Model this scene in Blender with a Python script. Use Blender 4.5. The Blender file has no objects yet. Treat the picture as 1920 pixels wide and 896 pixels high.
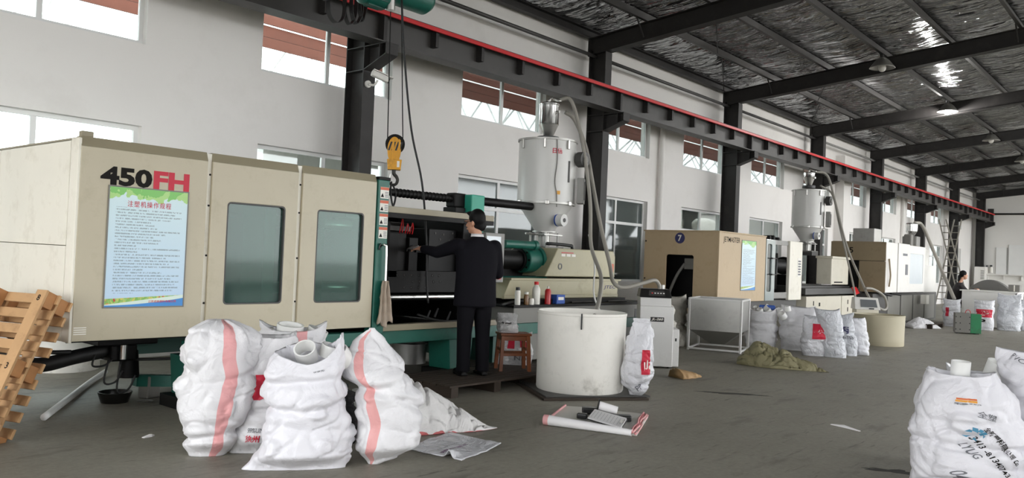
import bpy, bmesh, math, random
import numpy as np
from mathutils import Vector, Matrix, noise
from math import sin, cos, pi, radians, atan2, hypot, sqrt

scene = bpy.context.scene
C = scene.collection
random.seed(7)

# ------------------------------------------------------------------ camera, sky, exposure
def camera():
    yaw, pit, rol = radians(40.413), radians(1.216), radians(2.418)
    f = Vector((cos(pit)*cos(yaw), cos(pit)*sin(yaw), sin(pit)))
    r = f.cross(Vector((0, 0, 1))).normalized()
    u = r.cross(f)
    r2 = cos(rol)*r + sin(rol)*u
    u2 = -sin(rol)*r + cos(rol)*u
    cd = bpy.data.cameras.new('camera')
    cd.sensor_fit = 'HORIZONTAL'; cd.sensor_width = 36.0
    cd.lens = 36.0*1536.9/1920.0
    cd.clip_end = 400
    o = bpy.data.objects.new('camera', cd)
    m = Matrix((( r2.x, u2.x, -f.x, 0), (r2.y, u2.y, -f.y, 0), (r2.z, u2.z, -f.z, 1.4), (0, 0, 0, 1)))
    o.matrix_world = m
    C.objects.link(o); scene.camera = o
camera()

world = bpy.data.worlds.new('overcast_sky'); scene.world = world
world.use_nodes = True
bg = world.node_tree.nodes['Background']
bg.inputs[0].default_value = (0.97, 0.985, 1.0, 1)
bg.inputs[1].default_value = 5.0
vs = scene.view_settings
scene.display_settings.display_device = 'sRGB'
vs.view_transform = 'Standard'; vs.look = 'None'; vs.gamma = 1.0; vs.use_curve_mapping = False
vs.exposure = 0.64
scene.cycles.max_bounces = 7
scene.cycles.diffuse_bounces = 4
scene.cycles.glossy_bounces = 3
scene.cycles.transparent_max_bounces = 12
scene.cycles.caustics_reflective = False
scene.cycles.caustics_refractive = False
scene.cycles.sample_clamp_indirect = 6.0

def portal(loc, rot, sx, sy):
    ld = bpy.data.lights.new('daylight_opening', 'AREA'); ld.shape = 'RECTANGLE'
    ld.size = sx; ld.size_y = sy
    ld.cycles.is_portal = True
    o = bpy.data.objects.new('daylight_opening', ld); o.location = loc; o.rotation_euler = rot
    C.objects.link(o)

# ------------------------------------------------------------------ helpers
def lin(h):
    if not isinstance(h, str): return (h[0], h[1], h[2], 1)
    h = h.lstrip('#'); v = [int(h[i:i+2], 16)/255 for i in (0, 2, 4)]
    return tuple((c/12.92 if c <= .04045 else ((c+.055)/1.055)**2.4) for c in v) + (1,)

MATS = {}
def N(nt, t, **kw):
    n = nt.nodes.new(t)
    for k, v in kw.items(): setattr(n, k, v)
    return n
def M(name, col='#808080', rough=.5, metal=0., var=.06, vscale=3., bump=0., bscale=60., bdist=.004,
      dirt=None, dscale=2.5, damt=.5, spec=.5, coat=0., stretch=None, trans=0., alpha=None, emit=None, dirt_low=None):
    """principled material: base colour, soft value noise, optional dirt colour in patches, optional fine bump"""
    if name in MATS: return MATS[name]
    m = bpy.data.materials.new(name); m.use_nodes = True
    nt = m.node_tree; b = nt.nodes['Principled BSDF']
    c = lin(col); L = nt.links
    tc = N(nt, 'ShaderNodeTexCoord'); src = tc.outputs['Object']
    if stretch:
        mp = N(nt, 'ShaderNodeMapping'); mp.inputs['Scale'].default_value = stretch
        L.new(src, mp.inputs[0]); src = mp.outputs[0]
    out = None
    if var > 0:
        nz = N(nt, 'ShaderNodeTexNoise'); nz.inputs['Scale'].default_value = vscale; nz.inputs['Detail'].default_value = 6
        L.new(src, nz.inputs['Vector'])
        mx = N(nt, 'ShaderNodeMix', data_type='RGBA')
        mx.inputs[6].default_value = tuple(max(0, x*(1-var*2)) for x in c[:3]) + (1,)
        mx.inputs[7].default_value = tuple(min(1, x*(1+var*2)) for x in c[:3]) + (1,)
        L.new(nz.outputs['Fac'], mx.inputs[0]); out = mx.outputs[2]
    if dirt:
        nz = N(nt, 'ShaderNodeTexNoise'); nz.inputs['Scale'].default_value = dscale; nz.inputs['Detail'].default_value = 9; nz.inputs['Roughness'].default_value = .7
        L.new(src, nz.inputs['Vector'])
        rp = N(nt, 'ShaderNodeValToRGB'); rp.color_ramp.elements[0].position = .52; rp.color_ramp.elements[1].position = .72
        rp.color_ramp.elements[1].color = (damt,)*3 + (1,)
        L.new(nz.outputs['Fac'], rp.inputs[0])
        fac = rp.outputs[0]
        if dirt_low:
            sx = N(nt, 'ShaderNodeSeparateXYZ'); L.new(tc.outputs['Object'], sx.inputs[0])
            mr = N(nt, 'ShaderNodeMapRange'); mr.inputs[1].default_value = dirt_low[0]; mr.inputs[2].default_value = dirt_low[1]
            mr.inputs[3].default_value = 1.0; mr.inputs[4].default_value = dirt_low[2]
            L.new(sx.outputs[2], mr.inputs[0])
            mm = N(nt, 'ShaderNodeMath', operation='MULTIPLY'); L.new(fac, mm.inputs[0]); L.new(mr.outputs[0], mm.inputs[1]); fac = mm.outputs[0]
        mx = N(nt, 'ShaderNodeMix', data_type='RGBA')
        if out: L.new(out, mx.inputs[6])
        else: mx.inputs[6].default_value = c
        mx.inputs[7].default_value = lin(dirt)
        L.new(fac, mx.inputs[0]); out = mx.outputs[2]
    if out: L.new(out, b.inputs['Base Color'])
    else: b.inputs['Base Color'].default_value = c
    b.inputs['Roughness'].default_value = rough; b.inputs['Metallic'].default_value = metal
    b.inputs['Specular IOR Level'].default_value = spec
    b.inputs['Coat Weight'].default_value = coat
    if trans: b.inputs['Transmission Weight'].default_value = trans
    if alpha is not None: b.inputs['Alpha'].default_value = alpha
    if emit:
        b.inputs['Emission Color'].default_value = lin(emit[0]); b.inputs['Emission Strength'].default_value = emit[1]
    if bump > 0:
        nz = N(nt, 'ShaderNodeTexNoise'); nz.inputs['Scale'].default_value = bscale; nz.inputs['Detail'].default_value = 5
        L.new(src, nz.inputs['Vector'])
        bp = N(nt, 'ShaderNodeBump'); bp.inputs['Strength'].default_value = bump; bp.inputs['Distance'].default_value = bdist
        L.new(nz.outputs['Fac'], bp.inputs['Height']); L.new(bp.outputs[0], b.inputs['Normal'])
    MATS[name] = m
    return m

def glass(name, tint, refl=.12, rough=.02, dens=1.0, haze=0., hcol='#a9b2b0'):
    """thin window pane: tinted see-through with a fresnel reflection"""
    if name in MATS: return MATS[name]
    m = bpy.data.materials.new(name); m.use_nodes = True; nt = m.node_tree
    nt.nodes.remove(nt.nodes['Principled BSDF']); out = nt.nodes['Material Output']
    tr = N(nt, 'ShaderNodeBsdfTransparent'); tr.inputs[0].default_value = lin(tint)
    gl = N(nt, 'ShaderNodeBsdfGlossy'); gl.inputs['Roughness'].default_value = rough
    fr = N(nt, 'ShaderNodeFresnel'); fr.inputs[0].default_value = 1.5
    mr = N(nt, 'ShaderNodeMath', operation='MULTIPLY_ADD'); mr.inputs[1].default_value = dens; mr.inputs[2].default_value = refl
    nt.links.new(fr.outputs[0], mr.inputs[0])
    mx = N(nt, 'ShaderNodeMixShader'); nt.links.new(mr.outputs[0], mx.inputs[0])
    nt.links.new(tr.outputs[0], mx.inputs[1]); nt.links.new(gl.outputs[0], mx.inputs[2]); last = mx
    if haze:
        df = N(nt, 'ShaderNodeBsdfDiffuse'); df.inputs[0].default_value = lin(hcol)
        last = N(nt, 'ShaderNodeMixShader'); last.inputs[0].default_value = haze
        nt.links.new(mx.outputs[0], last.inputs[1]); nt.links.new(df.outputs[0], last.inputs[2])
    nt.links.new(last.outputs[0], out.inputs[0])
    MATS[name] = m; return m

ORG = {}
def T(name, label, cat, loc=(0, 0, 0), rz=0., group=None, kind=None):
    o = bpy.data.objects.new(name, None); C.objects.link(o)
    o.location = loc; o.rotation_euler = (0, 0, rz); o.empty_display_size = .1
    if kind: o['kind'] = kind
    else: o['label'] = label; o['category'] = cat
    if group: o['group'] = group
    ORG[o.name] = Vector(loc)
    return o
def tag(o, label, cat, group=None):
    o['label'] = label; o['category'] = cat
    if group: o['group'] = group
    return o

class MB:
    """collects simple solids; build() links them as one mesh object"""
    def __init__(s): s.v = []; s.f = []
    def add(s, vs, fs):
        n = len(s.v); s.v += [tuple(a) for a in vs]; s.f += [tuple(i+n for i in f) for f in fs]; return s
    def box(s, x0, x1, y0, y1, z0, z1):
        return s.add([(x0,y0,z0),(x1,y0,z0),(x1,y1,z0),(x0,y1,z0),(x0,y0,z1),(x1,y0,z1),(x1,y1,z1),(x0,y1,z1)],
                     [(0,3,2,1),(4,5,6,7),(0,1,5,4),(1,2,6,5),(2,3,7,6),(3,0,4,7)])
    def obox(s, c, size, mat=None):
        hx, hy, hz = size[0]/2, size[1]/2, size[2]/2
        p = [Vector((a*hx, b*hy, d*hz)) for d in (-1, 1) for a, b in ((-1,-1),(1,-1),(1,1),(-1,1))]
        if mat: p = [mat @ q for q in p]
        c = Vector(c)
        return s.add([c+q for q in p], [(0,3,2,1),(4,5,6,7),(0,1,5,4),(1,2,6,5),(2,3,7,6),(3,0,4,7)])
    def hexa(s, bot, top):
        return s.add(list(bot)+list(top), [(0,3,2,1),(4,5,6,7),(0,1,5,4),(1,2,6,5),(2,3,7,6),(3,0,4,7)])
    def prism(s, poly, axis, a, b):
        """extrude polygon (2d) along axis 'x','y' or 'z' from a to b"""
        def P(q, t):
            return {'x': (t, q[0], q[1]), 'y': (q[0], t, q[1]), 'z': (q[0], q[1], t)}[axis]
        n = len(poly)
        return s.add([P(q, a) for q in poly]+[P(q, b) for q in poly],
                     [tuple(range(n))[::-1], tuple(range(n, 2*n))]+[(i, (i+1) % n, n+(i+1) % n, n+i) for i in range(n)])
    def ring(s, outer, inner, axis, a, b):
        """plate with one hole; both outlines have the same number of points"""
        def P(q, t):
            return {'x': (t, q[0], q[1]), 'y': (q[0], t, q[1]), 'z': (q[0], q[1], t)}[axis]
        n = len(outer); vs = [P(q, a) for q in outer]+[P(q, a) for q in inner]+[P(q, b) for q in outer]+[P(q, b) for q in inner]
        fs = []
        for i in range(n):
            j = (i+1) % n
            fs += [(i, j, n+j, n+i), (2*n+i, 3*n+i, 3*n+j, 2*n+j), (i, 2*n+i, 2*n+j, j), (n+i, n+j, 3*n+j, 3*n+i)]
        return s.add(vs, fs)
    def cyl(s, p0, p1, r0, r1=None, n=16, caps=True):
        if r1 is None: r1 = r0
        p0, p1 = Vector(p0), Vector(p1); d = (p1-p0).normalized()
        a = d.orthogonal().normalized(); b = d.cross(a)
        vs = [p0+r0*(cos(2*pi*i/n)*a+sin(2*pi*i/n)*b) for i in range(n)]+[p1+r1*(cos(2*pi*i/n)*a+sin(2*pi*i/n)*b) for i in range(n)]
        fs = [(i, (i+1) % n, n+(i+1) % n, n+i) for i in range(n)]
        if caps: fs += [tuple(range(n))[::-1], tuple(range(n, 2*n))]
        return s.add(vs, fs)
    def lathe(s, prof, c=(0, 0, 0), n=32, axis='z', closed=False):
        vs = []; fs = []; m = len(prof)
        for r, z in prof:
            for i in range(n):
                a = 2*pi*i/n
                q = {'z': (r*cos(a), r*sin(a), z), 'x': (z, r*cos(a), r*sin(a)), 'y': (r*sin(a), z, r*cos(a))}[axis]
                vs.append((c[0]+q[0], c[1]+q[1], c[2]+q[2]))
        for k in range(m-1 if not closed else m):
            k2 = (k+1) % m
            for i in range(n):
                j = (i+1) % n; fs.append((k*n+i, k*n+j, k2*n+j, k2*n+i))
        if not closed: fs += [tuple(range(n))[::-1], tuple(range((m-1)*n, m*n))]
        return s.add(vs, fs)
    def tube(s, pts, r, n=8, sub=6, caps=True):
        pts = smooth_path(pts, sub) if sub > 1 else [Vector(p) for p in pts]
        rr = r if callable(r) else (lambda t: r)
        vs = []; fs = []; up = None; m = len(pts)
        for i, p in enumerate(pts):
            d = (pts[min(i+1, m-1)]-pts[max(i-1, 0)]).normalized()
            if up is None: up = d.orthogonal().normalized()
            up = (up-d*up.dot(d))
            up = up.normalized() if up.length > 1e-6 else d.orthogonal().normalized()
            w = d.cross(up); q = rr(i/(m-1))
            vs += [p+q*(cos(2*pi*k/n)*up+sin(2*pi*k/n)*w) for k in range(n)]
        for i in range(m-1):
            for k in range(n):
                l = (k+1) % n; fs.append((i*n+k, i*n+l, (i+1)*n+l, (i+1)*n+k))
        if caps: fs += [tuple(range(n))[::-1], tuple(range((m-1)*n, m*n))]
        return s.add(vs, fs)
    def ball(s, c, r, n=12, m=8, sc=(1, 1, 1)):
        vs = [(c[0], c[1], c[2]-r*sc[2])]; fs = []
        for k in range(1, m):
            a = -pi/2+pi*k/m
            for i in range(n):
                t = 2*pi*i/n; vs.append((c[0]+r*sc[0]*cos(a)*cos(t), c[1]+r*sc[1]*cos(a)*sin(t), c[2]+r*sc[2]*sin(a)))
        vs.append((c[0], c[1], c[2]+r*sc[2])); e = len(vs)-1
        for i in range(n):
            j = (i+1) % n; fs += [(0, 1+j, 1+i), (e, e-n+i, e-n+j)]
            for k in range(m-2): fs.append((1+k*n+i, 1+k*n+j, 1+(k+1)*n+j, 1+(k+1)*n+i))
        return s.add(vs, fs)
    def build(s, name, mat, parent=None, smooth=False, bevel=0., local=False, seg=2, fix=True):
        org = Vector((0, 0, 0))
        if parent is not None and not local:
            org = ORG.get(parent.name, Vector((0, 0, 0)))
        me = bpy.data.meshes.new(name)
        me.from_pydata([(a[0]-org.x, a[1]-org.y, a[2]-org.z) for a in s.v], [], s.f)
        if fix:
            bm = bmesh.new(); bm.from_mesh(me); bmesh.ops.recalc_face_normals(bm, faces=bm.faces); bm.to_mesh(me); bm.free()
        o = bpy.data.objects.new(name, me); C.objects.link(o)
        if mat is not None: me.materials.append(MATS[mat] if isinstance(mat, str) else mat)
        if parent is not None:
            o.parent = parent; ORG[o.name] = org
        if smooth:
            me.polygons.foreach_set('use_smooth', [True]*len(me.polygons))
            if smooth == 'auto':
                try: me.set_sharp_from_angle(angle=radians(35))
                except Exception: pass
        if bevel:
            b = o.modifiers.new('bevel', 'BEVEL'); b.width = bevel; b.segments = seg; b.limit_method = 'ANGLE'; b.angle_limit = radians(40)
        return o

def smooth_path(pts, sub):
    P = [Vector(p) for p in pts]
    if len(P) < 3: return P
    out = []
    Q = [P[0]*2-P[1]]+P+[P[-1]*2-P[-2]]
    for i in range(1, len(Q)-2):
        a, b, c, d = Q[i-1], Q[i], Q[i+1], Q[i+2]
        for k in range(sub):
            t = k/sub
            out.append(.5*((2*b)+(-a+c)*t+(2*a-5*b+4*c-d)*t*t+(-a+3*b-3*c+d)*t**3))
    out.append(P[-1]); return out

def rrect(x0, x1, z0, z1, r, n=5):
    out = []
    for cx, cz, a0 in ((x1-r, z1-r, 0), (x0+r, z1-r, 90), (x0+r, z0+r, 180), (x1-r, z0+r, 270)):
        for k in range(n+1):
            a = radians(a0+90*k/n); out.append((cx+r*cos(a), cz+r*sin(a)))
    return out
def rect_like(x0, x1, z0, z1, m):
    """rectangle outline resampled to match a rounded rectangle with m points per corner"""
    out = []
    for cx, cz in ((x1, z1), (x0, z1), (x0, z0), (x1, z0)):
        out += [(cx, cz)]*(m)
    return out

def flat_text(s, size, bold=0., shear=0., spacing=1.):
    cu = bpy.data.curves.new('t', 'FONT'); cu.body = s; cu.size = size; cu.offset = bold*size; cu.shear = shear
    cu.space_character = spacing; cu.align_x = 'CENTER'; cu.align_y = 'CENTER'; cu.resolution_u = 3
    o = bpy.data.objects.new('t', cu); C.objects.link(o)
    dg = bpy.context.evaluated_depsgraph_get()
    me = bpy.data.meshes.new_from_object(o.evaluated_get(dg))
    vs = [(v.co.x, v.co.y) for v in me.vertices]; fs = [tuple(p.vertices) for p in me.polygons]
    bpy.data.objects.remove(o); bpy.data.curves.remove(cu); bpy.data.meshes.remove(me)
    return vs, fs
def lettering(name, s, size, fn, mat, parent, bold=0., shear=0., fit=None, spacing=1., box=None, local=False):
    """flat print; fn maps text plane (x right, y up) to 3d; box=(w,h) stretches the writing to that size"""
    vs, fs = flat_text(s, size, bold, shear, spacing)
    if not vs: return None
    xs = [a[0] for a in vs]; ys = [a[1] for a in vs]
    cx, cy = (min(xs)+max(xs))/2, (min(ys)+max(ys))/2
    kx = ky = 1
    if box: kx = box[0]/(max(xs)-min(xs)); ky = box[1]/(max(ys)-min(ys)) if box[1] else kx
    mb = MB(); mb.add([fn((a[0]-cx)*kx, (a[1]-cy)*ky) for a in vs], fs)
    return mb.build(name, mat, parent, fix=False, local=local)

# ------------------------------------------------------------------ materials
M('wall_plaster', '#edeae6', .85, var=.02, vscale=.7, bump=.15, bscale=25, dirt='#cbc6bf', dscale=.6, damt=.25)
M('end_plaster', '#e9e7e2', .8, var=.02, vscale=.5)
M('steel_dark', '#2e2c2b', .55, var=.15, vscale=4, dirt='#4a4643', dscale=3, damt=.4)
M('steel_beam', '#3a3836', .5, var=.15, vscale=2.5, dirt='#55504b', dscale=2, damt=.4)
M('purlin_zinc', '#575553', .42, metal=.7, var=.1)
M('red_plastic', '#d0141c', .4, var=.04)
M('window_white', '#e4e4e2', .45, var=.03)
M('cream', '#b9b098', .42, var=.04, vscale=2, dirt='#8f8467', dscale=5, damt=.28, bump=.05, bscale=20)
M('cream_light', '#e6e2d4', .42, var=.04, vscale=2, dirt='#9b9073', dscale=4, damt=.3)  # paler cream; on the end panels the colour carries the door's daylight
M('cream_olive', '#a8a182', .45, var=.06, vscale=2, dirt='#6f6849', dscale=4, damt=.4)
M('cream_chamfer', '#8f866f', .45, var=.05)
M('tan', '#bba584', .5, var=.05, vscale=2, dirt='#8d7650', dscale=4, damt=.3)
M('tan_brown', '#8a7a60', .55, var=.06, vscale=2, dirt='#55482f', dscale=4, damt=.4)
M('white_paint', '#e6e4df', .4, var=.03, dirt='#b8b2a4', dscale=3, damt=.3)
M('off_white', '#d6d0bf', .45, var=.04, dirt='#a59c85', dscale=3, damt=.3)
M('green', '#135c4e', .45, var=.08, vscale=5, dirt='#0c2f29', dscale=5, damt=.5)
M('green_bright', '#2f9c83', .5, var=.08, vscale=5)
M('green_dark', '#0f4a3f', .5, var=.1)
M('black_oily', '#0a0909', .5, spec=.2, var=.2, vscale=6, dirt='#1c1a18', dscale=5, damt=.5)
M('shade_black', '#080707', .6, spec=.15, var=.2, vscale=6)  # near-black colour standing in for shade inside the mould opening
M('black_rubber', '#121212', .55, var=.1)
M('black_plastic', '#191919', .35, var=.05)
M('dark_iron', '#11100f', .55, spec=.2, var=.2, vscale=8)
M('mid_iron', '#34322f', .45, metal=.6, var=.15, vscale=8, dirt='#1c1a18', dscale=6, damt=.7)
M('chrome', '#e6e6e4', .2, metal=1., var=.02)
M('steel_polished', '#c9c7c3', .3, metal=1., var=.05, vscale=8)
M('galvanised', '#a9a8a4', .42, metal=.75, var=.1, vscale=5, dirt='#6f6c66', dscale=5, damt=.4)
M('grey_paint', '#8b8a86', .5, var=.05, dirt='#55524c', dscale=4, damt=.4)
M('pale_grey', '#d8d7d4', .38, var=.03, dirt='#98958d', dscale=3, damt=.25)
M('hopper_grey', '#d3d2ce', .32, var=.03, vscale=2)
M('mid_grey', '#77756f', .5, var=.06)
M('dark_grey', '#3d3c3a', .5, var=.08)
M('yellow_hook', '#d99a16', .4, var=.08, vscale=8, dirt='#5a3c08', dscale=8, damt=.7)
M('hose_grey', '#97938a', .45, var=.05)
M('drum_white', '#e3e0d8', .55, var=.03, vscale=2, dirt='#77715f', dscale=6, damt=.75, dirt_low=(0.02, .22, .18))
M('drum_inner', '#d0ccc2', .6, var=.03)
M('pvc_white', '#e9e9e6', .35, var=.02)
M('wood_pallet', '#bd966a', .7, var=.12, vscale=3, stretch=(1, 1, 6), dirt='#7c5635', dscale=5, damt=.5)
M('wood_block', '#a9784b', .75, var=.15, vscale=9)
M('wood_dark', '#33281e', .75, var=.15, vscale=6, dirt='#2c2219', dscale=4, damt=.6)
M('stool_wood', '#7d4524', .45, var=.12, vscale=4, stretch=(6, 6, 1))
M('ink_black', '#15120f', .7, var=.05, spec=.2)
M('ink_red', '#c3203a', .55, var=.05)
M('ink_navy', '#2b2a5c', .55, var=.03)
M('ink_purple', '#6b3a6a', .6, var=.05)
M('ink_grey', '#6f7075', .6, var=.05)
M('ink_blue', '#4d8fae', .6, var=.05)
M('ink_orange', '#d2682f', .6, var=.05)
M('ink_amber', '#e3a03c', .6, var=.05)
M('paper_white', '#eceaea', .6, var=.02)
M('stripe_pink', '#e3a7a6', .6, var=.05, vscale=20)
M('stripe_red', '#b5545a', .6, var=.1, vscale=20)
M('sheet_fold', '#cbc8c0', .5, var=.04)
M('label_white', '#e8e5dc', .5, var=.02)
M('label_orange', '#c85a35', .5, var=.03)
M('brown_board', '#6b3a2c', .7, var=.12, vscale=3)
M('truss_white', '#d8d8d6', .5, var=.03)
M('cloth_beige', '#a99a8a', .85, var=.12, vscale=12, bump=.4, bscale=60)
M('suit_navy', '#0e0d13', .85, spec=.15, var=.1, vscale=20, bump=.15, bscale=200)
M('trouser_navy', '#0d0c11', .85, spec=.15, var=.1, vscale=20)
M('skin', '#c08f74', .5, var=.05)
M('hair_black', '#070606', .6, spec=.2, var=.2, vscale=60, bump=.5, bscale=120)
M('shirt_white', '#e4e2e2', .7, var=.03)
M('jacket_dark', '#2a2628', .8, var=.1)
M('shoe_black', '#080707', .5, spec=.2, var=.05)
M('glove_grey', '#6c6a68', .85, var=.1, vscale=30, bump=.4, bscale=150)
M('bottle_white', '#e6e3da', .35, var=.02)
M('can_red', '#b5141b', .3, var=.03)
M('box_blue', '#2c55a8', .45, var=.04)
M('brown_glass', '#6e4a1d', .2, var=.05)
M('kraft', '#a3835a', .7, var=.1, vscale=8)
M('screen_light', '#d5dde2', .25, var=.02)
M('screen_grey', '#6f7274', .25, var=.03)
M('lamp_shade', '#8d8b86', .4, metal=.6, var=.05)
M('lamp_glass_off', '#d8d6cf', .3, var=.02)
M('lamp_lit', '#ffffff', .3, var=0, emit=('#ffffff', 60.))
M('khaki_sheet', '#86805f', .6, var=.08, vscale=3, bump=.3, bscale=30)
M('grey_cover', '#6a6965', .7, var=.05)
M('oil_stain', '#26241f', .65, var=.2, vscale=12)
M('oil_black', '#151412', .3, var=.1)
M('shiny_black_bag', '#1c1c1f', .25, var=.1, bump=.4, bscale=20, bdist=.02)
M('green_crate_paint', '#1f7a4c', .5, var=.1, dirt='#3a3a36', dscale=6, damt=.6)
M('out_concrete', '#9d9b96', .8, var=.05)
M('out_sack', '#bcb9b2', .7, var=.08, vscale=2)
M('glass_cup', '#9da7a6', .15, var=.02)
glass('pane_clear', '#e9f0ef', .02, .02, .8)
glass('pane_dusty', '#aab3b2', .03, .05, .9, .12)
glass('pane_door', '#a9c8bd', .02, .06, .45, .22, '#6f8f88')

def sheet_mat(name, col, rough, weave, stripe=None, crinkle=.30, cs=5, bd=.012, var=.04):
    """woven plastic sack sheet: fine weave, crinkles, optional coloured stripe at uv.x"""
    m = bpy.data.materials.new(name); m.use_nodes = True; nt = m.node_tree; L = nt.links
    b = nt.nodes['Principled BSDF']; tc = N(nt, 'ShaderNodeTexCoord')
    nz = N(nt, 'ShaderNodeTexNoise'); nz.inputs['Scale'].default_value = 6; nz.inputs['Detail'].default_value = 5
    L.new(tc.outputs['Object'], nz.inputs['Vector'])
    c = lin(col)
    mx = N(nt, 'ShaderNodeMix', data_type='RGBA'); L.new(nz.outputs['Fac'], mx.inputs[0])
    mx.inputs[6].default_value = tuple(x*(1-var) for x in c[:3])+(1,); mx.inputs[7].default_value = tuple(min(1, x*(1+var)) for x in c[:3])+(1,)
    out = mx.outputs[2]
    if stripe:
        uv = N(nt, 'ShaderNodeSeparateXYZ'); L.new(tc.outputs['UV'], uv.inputs[0])
        s1 = N(nt, 'ShaderNodeMath', operation='SUBTRACT'); s1.inputs[1].default_value = stripe[0]; L.new(uv.outputs[0], s1.inputs[0])
        s2 = N(nt, 'ShaderNodeMath', operation='ABSOLUTE'); L.new(s1.outputs[0], s2.inputs[0])
        s3 = N(nt, 'ShaderNodeMath', operation='LESS_THAN'); s3.inputs[1].default_value = stripe[1]/2; L.new(s2.outputs[0], s3.inputs[0])
        m2 = N(nt, 'ShaderNodeMix', data_type='RGBA'); L.new(s3.outputs[0], m2.inputs[0]); L.new(out, m2.inputs[6]); m2.inputs[7].default_value = lin(stripe[2]); out = m2.outputs[2]
    L.new(out, b.inputs['Base Color']); b.inputs['Roughness'].default_value = rough
    b.inputs['Specular IOR Level'].default_value = .4
    w = N(nt, 'ShaderNodeTexNoise'); w.inputs['Scale'].default_value = cs; w.inputs['Detail'].default_value = 7; w.inputs['Roughness'].default_value = .55; w.inputs['Distortion'].default_value = .6
    L.new(tc.outputs['Object'], w.inputs['Vector'])
    rd = N(nt, 'ShaderNodeMath', operation='SUBTRACT'); rd.inputs[1].default_value = .5; L.new(w.outputs['Fac'], rd.inputs[0])
    ra0 = N(nt, 'ShaderNodeMath', operation='ABSOLUTE'); L.new(rd.outputs[0], ra0.inputs[0])
    ra = N(nt, 'ShaderNodeMapRange'); ra.interpolation_type = 'SMOOTHSTEP'; ra.inputs[1].default_value = 0; ra.inputs[2].default_value = .10; L.new(ra0.outputs[0], ra.inputs[0])
    bp = N(nt, 'ShaderNodeBump'); bp.inputs['Strength'].default_value = crinkle; bp.inputs['Distance'].default_value = bd
    L.new(ra.outputs[0], bp.inputs['Height'])
    if weave:
        wv = N(nt, 'ShaderNodeTexWave'); wv.inputs['Scale'].default_value = 110; wv.bands_direction = 'Z'
        L.new(tc.outputs['Object'], wv.inputs['Vector'])
        b2 = N(nt, 'ShaderNodeBump'); b2.inputs['Strength'].default_value = .08; b2.inputs['Distance'].default_value = .001
        L.new(wv.outputs['Fac'], b2.inputs['Height']); L.new(bp.outputs[0], b2.inputs['Normal']); L.new(b2.outputs[0], b.inputs['Normal'])
    else: L.new(bp.outputs[0], b.inputs['Normal'])
    MATS[name] = m; return m
sheet_mat('sack_white', '#dcdbdd', .42, True)
sheet_mat('sack_stripe', '#dcdbdd', .42, True, (.785, .055, '#dea2a2'))
sheet_mat('sack_stripe_left', '#dcdbdd', .42, True, (.68, .055, '#dea2a0'))
sheet_mat('sack_print', '#dfdee3', .40, True)
sheet_mat('sack_film', '#d3d5da', .16, False, None, .6, 8, .02)
sheet_mat('sack_film_white', '#dadade', .22, False, None, .5, 7, .016)
sheet_mat('sack_dull', '#b9b5ab', .5, True, None, .5)
sheet_mat('sack_khaki', '#857f60', .55, False, None, .35, 4, .03)
sheet_mat('sack_grey', '#cfcdcb', .45, True, (.30, .05, '#c9696b'))
sheet_mat('bag_black', '#2a2a2d', .22, False, None, .9, 20, .03)
sheet_mat('bag_shop', '#eceaea', .35, False, None, .7, 22, .02)

# floor: worn grey concrete with scuffs, stains and hairline cracks
def floor_mat():
    m = bpy.data.materials.new('floor_concrete'); m.use_nodes = True; nt = m.node_tree; L = nt.links
    b = nt.nodes['Principled BSDF']; tc = N(nt, 'ShaderNodeTexCoord')
    def nz(scale, detail=8, rough=.6, sc=None, dist=0):
        n = N(nt, 'ShaderNodeTexNoise'); n.inputs['Scale'].default_value = scale; n.inputs['Detail'].default_value = detail
        n.inputs['Roughness'].default_value = rough; n.inputs['Distortion'].default_value = dist
        if sc:
            mp = N(nt, 'ShaderNodeMapping'); mp.inputs['Scale'].default_value = sc; mp.inputs['Rotation'].default_value = (0, 0, radians(-12))
            L.new(tc.outputs['Object'], mp.inputs[0]); L.new(mp.outputs[0], n.inputs['Vector'])
        else: L.new(tc.outputs['Object'], n.inputs['Vector'])
        return n.outputs['Fac']
    def ramp(src, a, b_, ca, cb):
        r = N(nt, 'ShaderNodeValToRGB'); r.color_ramp.elements[0].position = a; r.color_ramp.elements[1].position = b_
        r.color_ramp.elements[0].color = ca; r.color_ramp.elements[1].color = cb; L.new(src, r.inputs[0]); return r.outputs[0]
    def mix(f, a, bb):
        x = N(nt, 'ShaderNodeMix', data_type='RGBA'); L.new(f, x.inputs[0]); L.new(a, x.inputs[6])
        if isinstance(bb, tuple): x.inputs[7].default_value = bb
        else: L.new(bb, x.inputs[7])
        return x.outputs[2]
    base = ramp(nz(.45), .3, .7, lin('#7b776c'), lin('#8d897d'))
    fine = ramp(nz(22, 6, .7), .35, .65, lin('#757066'), lin('#969286'))
    h = N(nt, 'ShaderNodeValue'); h.outputs[0].default_value = .4
    col = mix(h.outputs[0], base, fine)
    st = ramp(nz(1.3, 10, .65, (1., 3., 1)), .56, .68, (0, 0, 0, 1), (.75, .75, .75, 1))
    col = mix(st, col, lin('#635f58'))
    sc = ramp(nz(4., 10, .72, (.6, 5, 1), .5), .585, .67, (0, 0, 0, 1), (.8, .8, .8, 1))
    col = mix(sc, col, lin('#4a4642'))
    lt = ramp(nz(6, 9, .75), .68, .76, (0, 0, 0, 1), (.35, .35, .35, 1))
    col = mix(lt, col, lin('#97948e'))
    L.new(col, b.inputs['Base Color'])
    rr = N(nt, 'ShaderNodeMapRange'); rr.inputs[3].default_value = .42; rr.inputs[4].default_value = .7
    L.new(nz(2.2), rr.inputs[0]); L.new(rr.outputs[0], b.inputs['Roughness'])
    bp = N(nt, 'ShaderNodeBump'); bp.inputs['Strength'].default_value = .25; bp.inputs['Distance'].default_value = .004
    L.new(nz(30, 8, .7), bp.inputs['Height']); L.new(bp.outputs[0], b.inputs['Normal'])
    MATS['floor_concrete'] = m
floor_mat()

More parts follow.
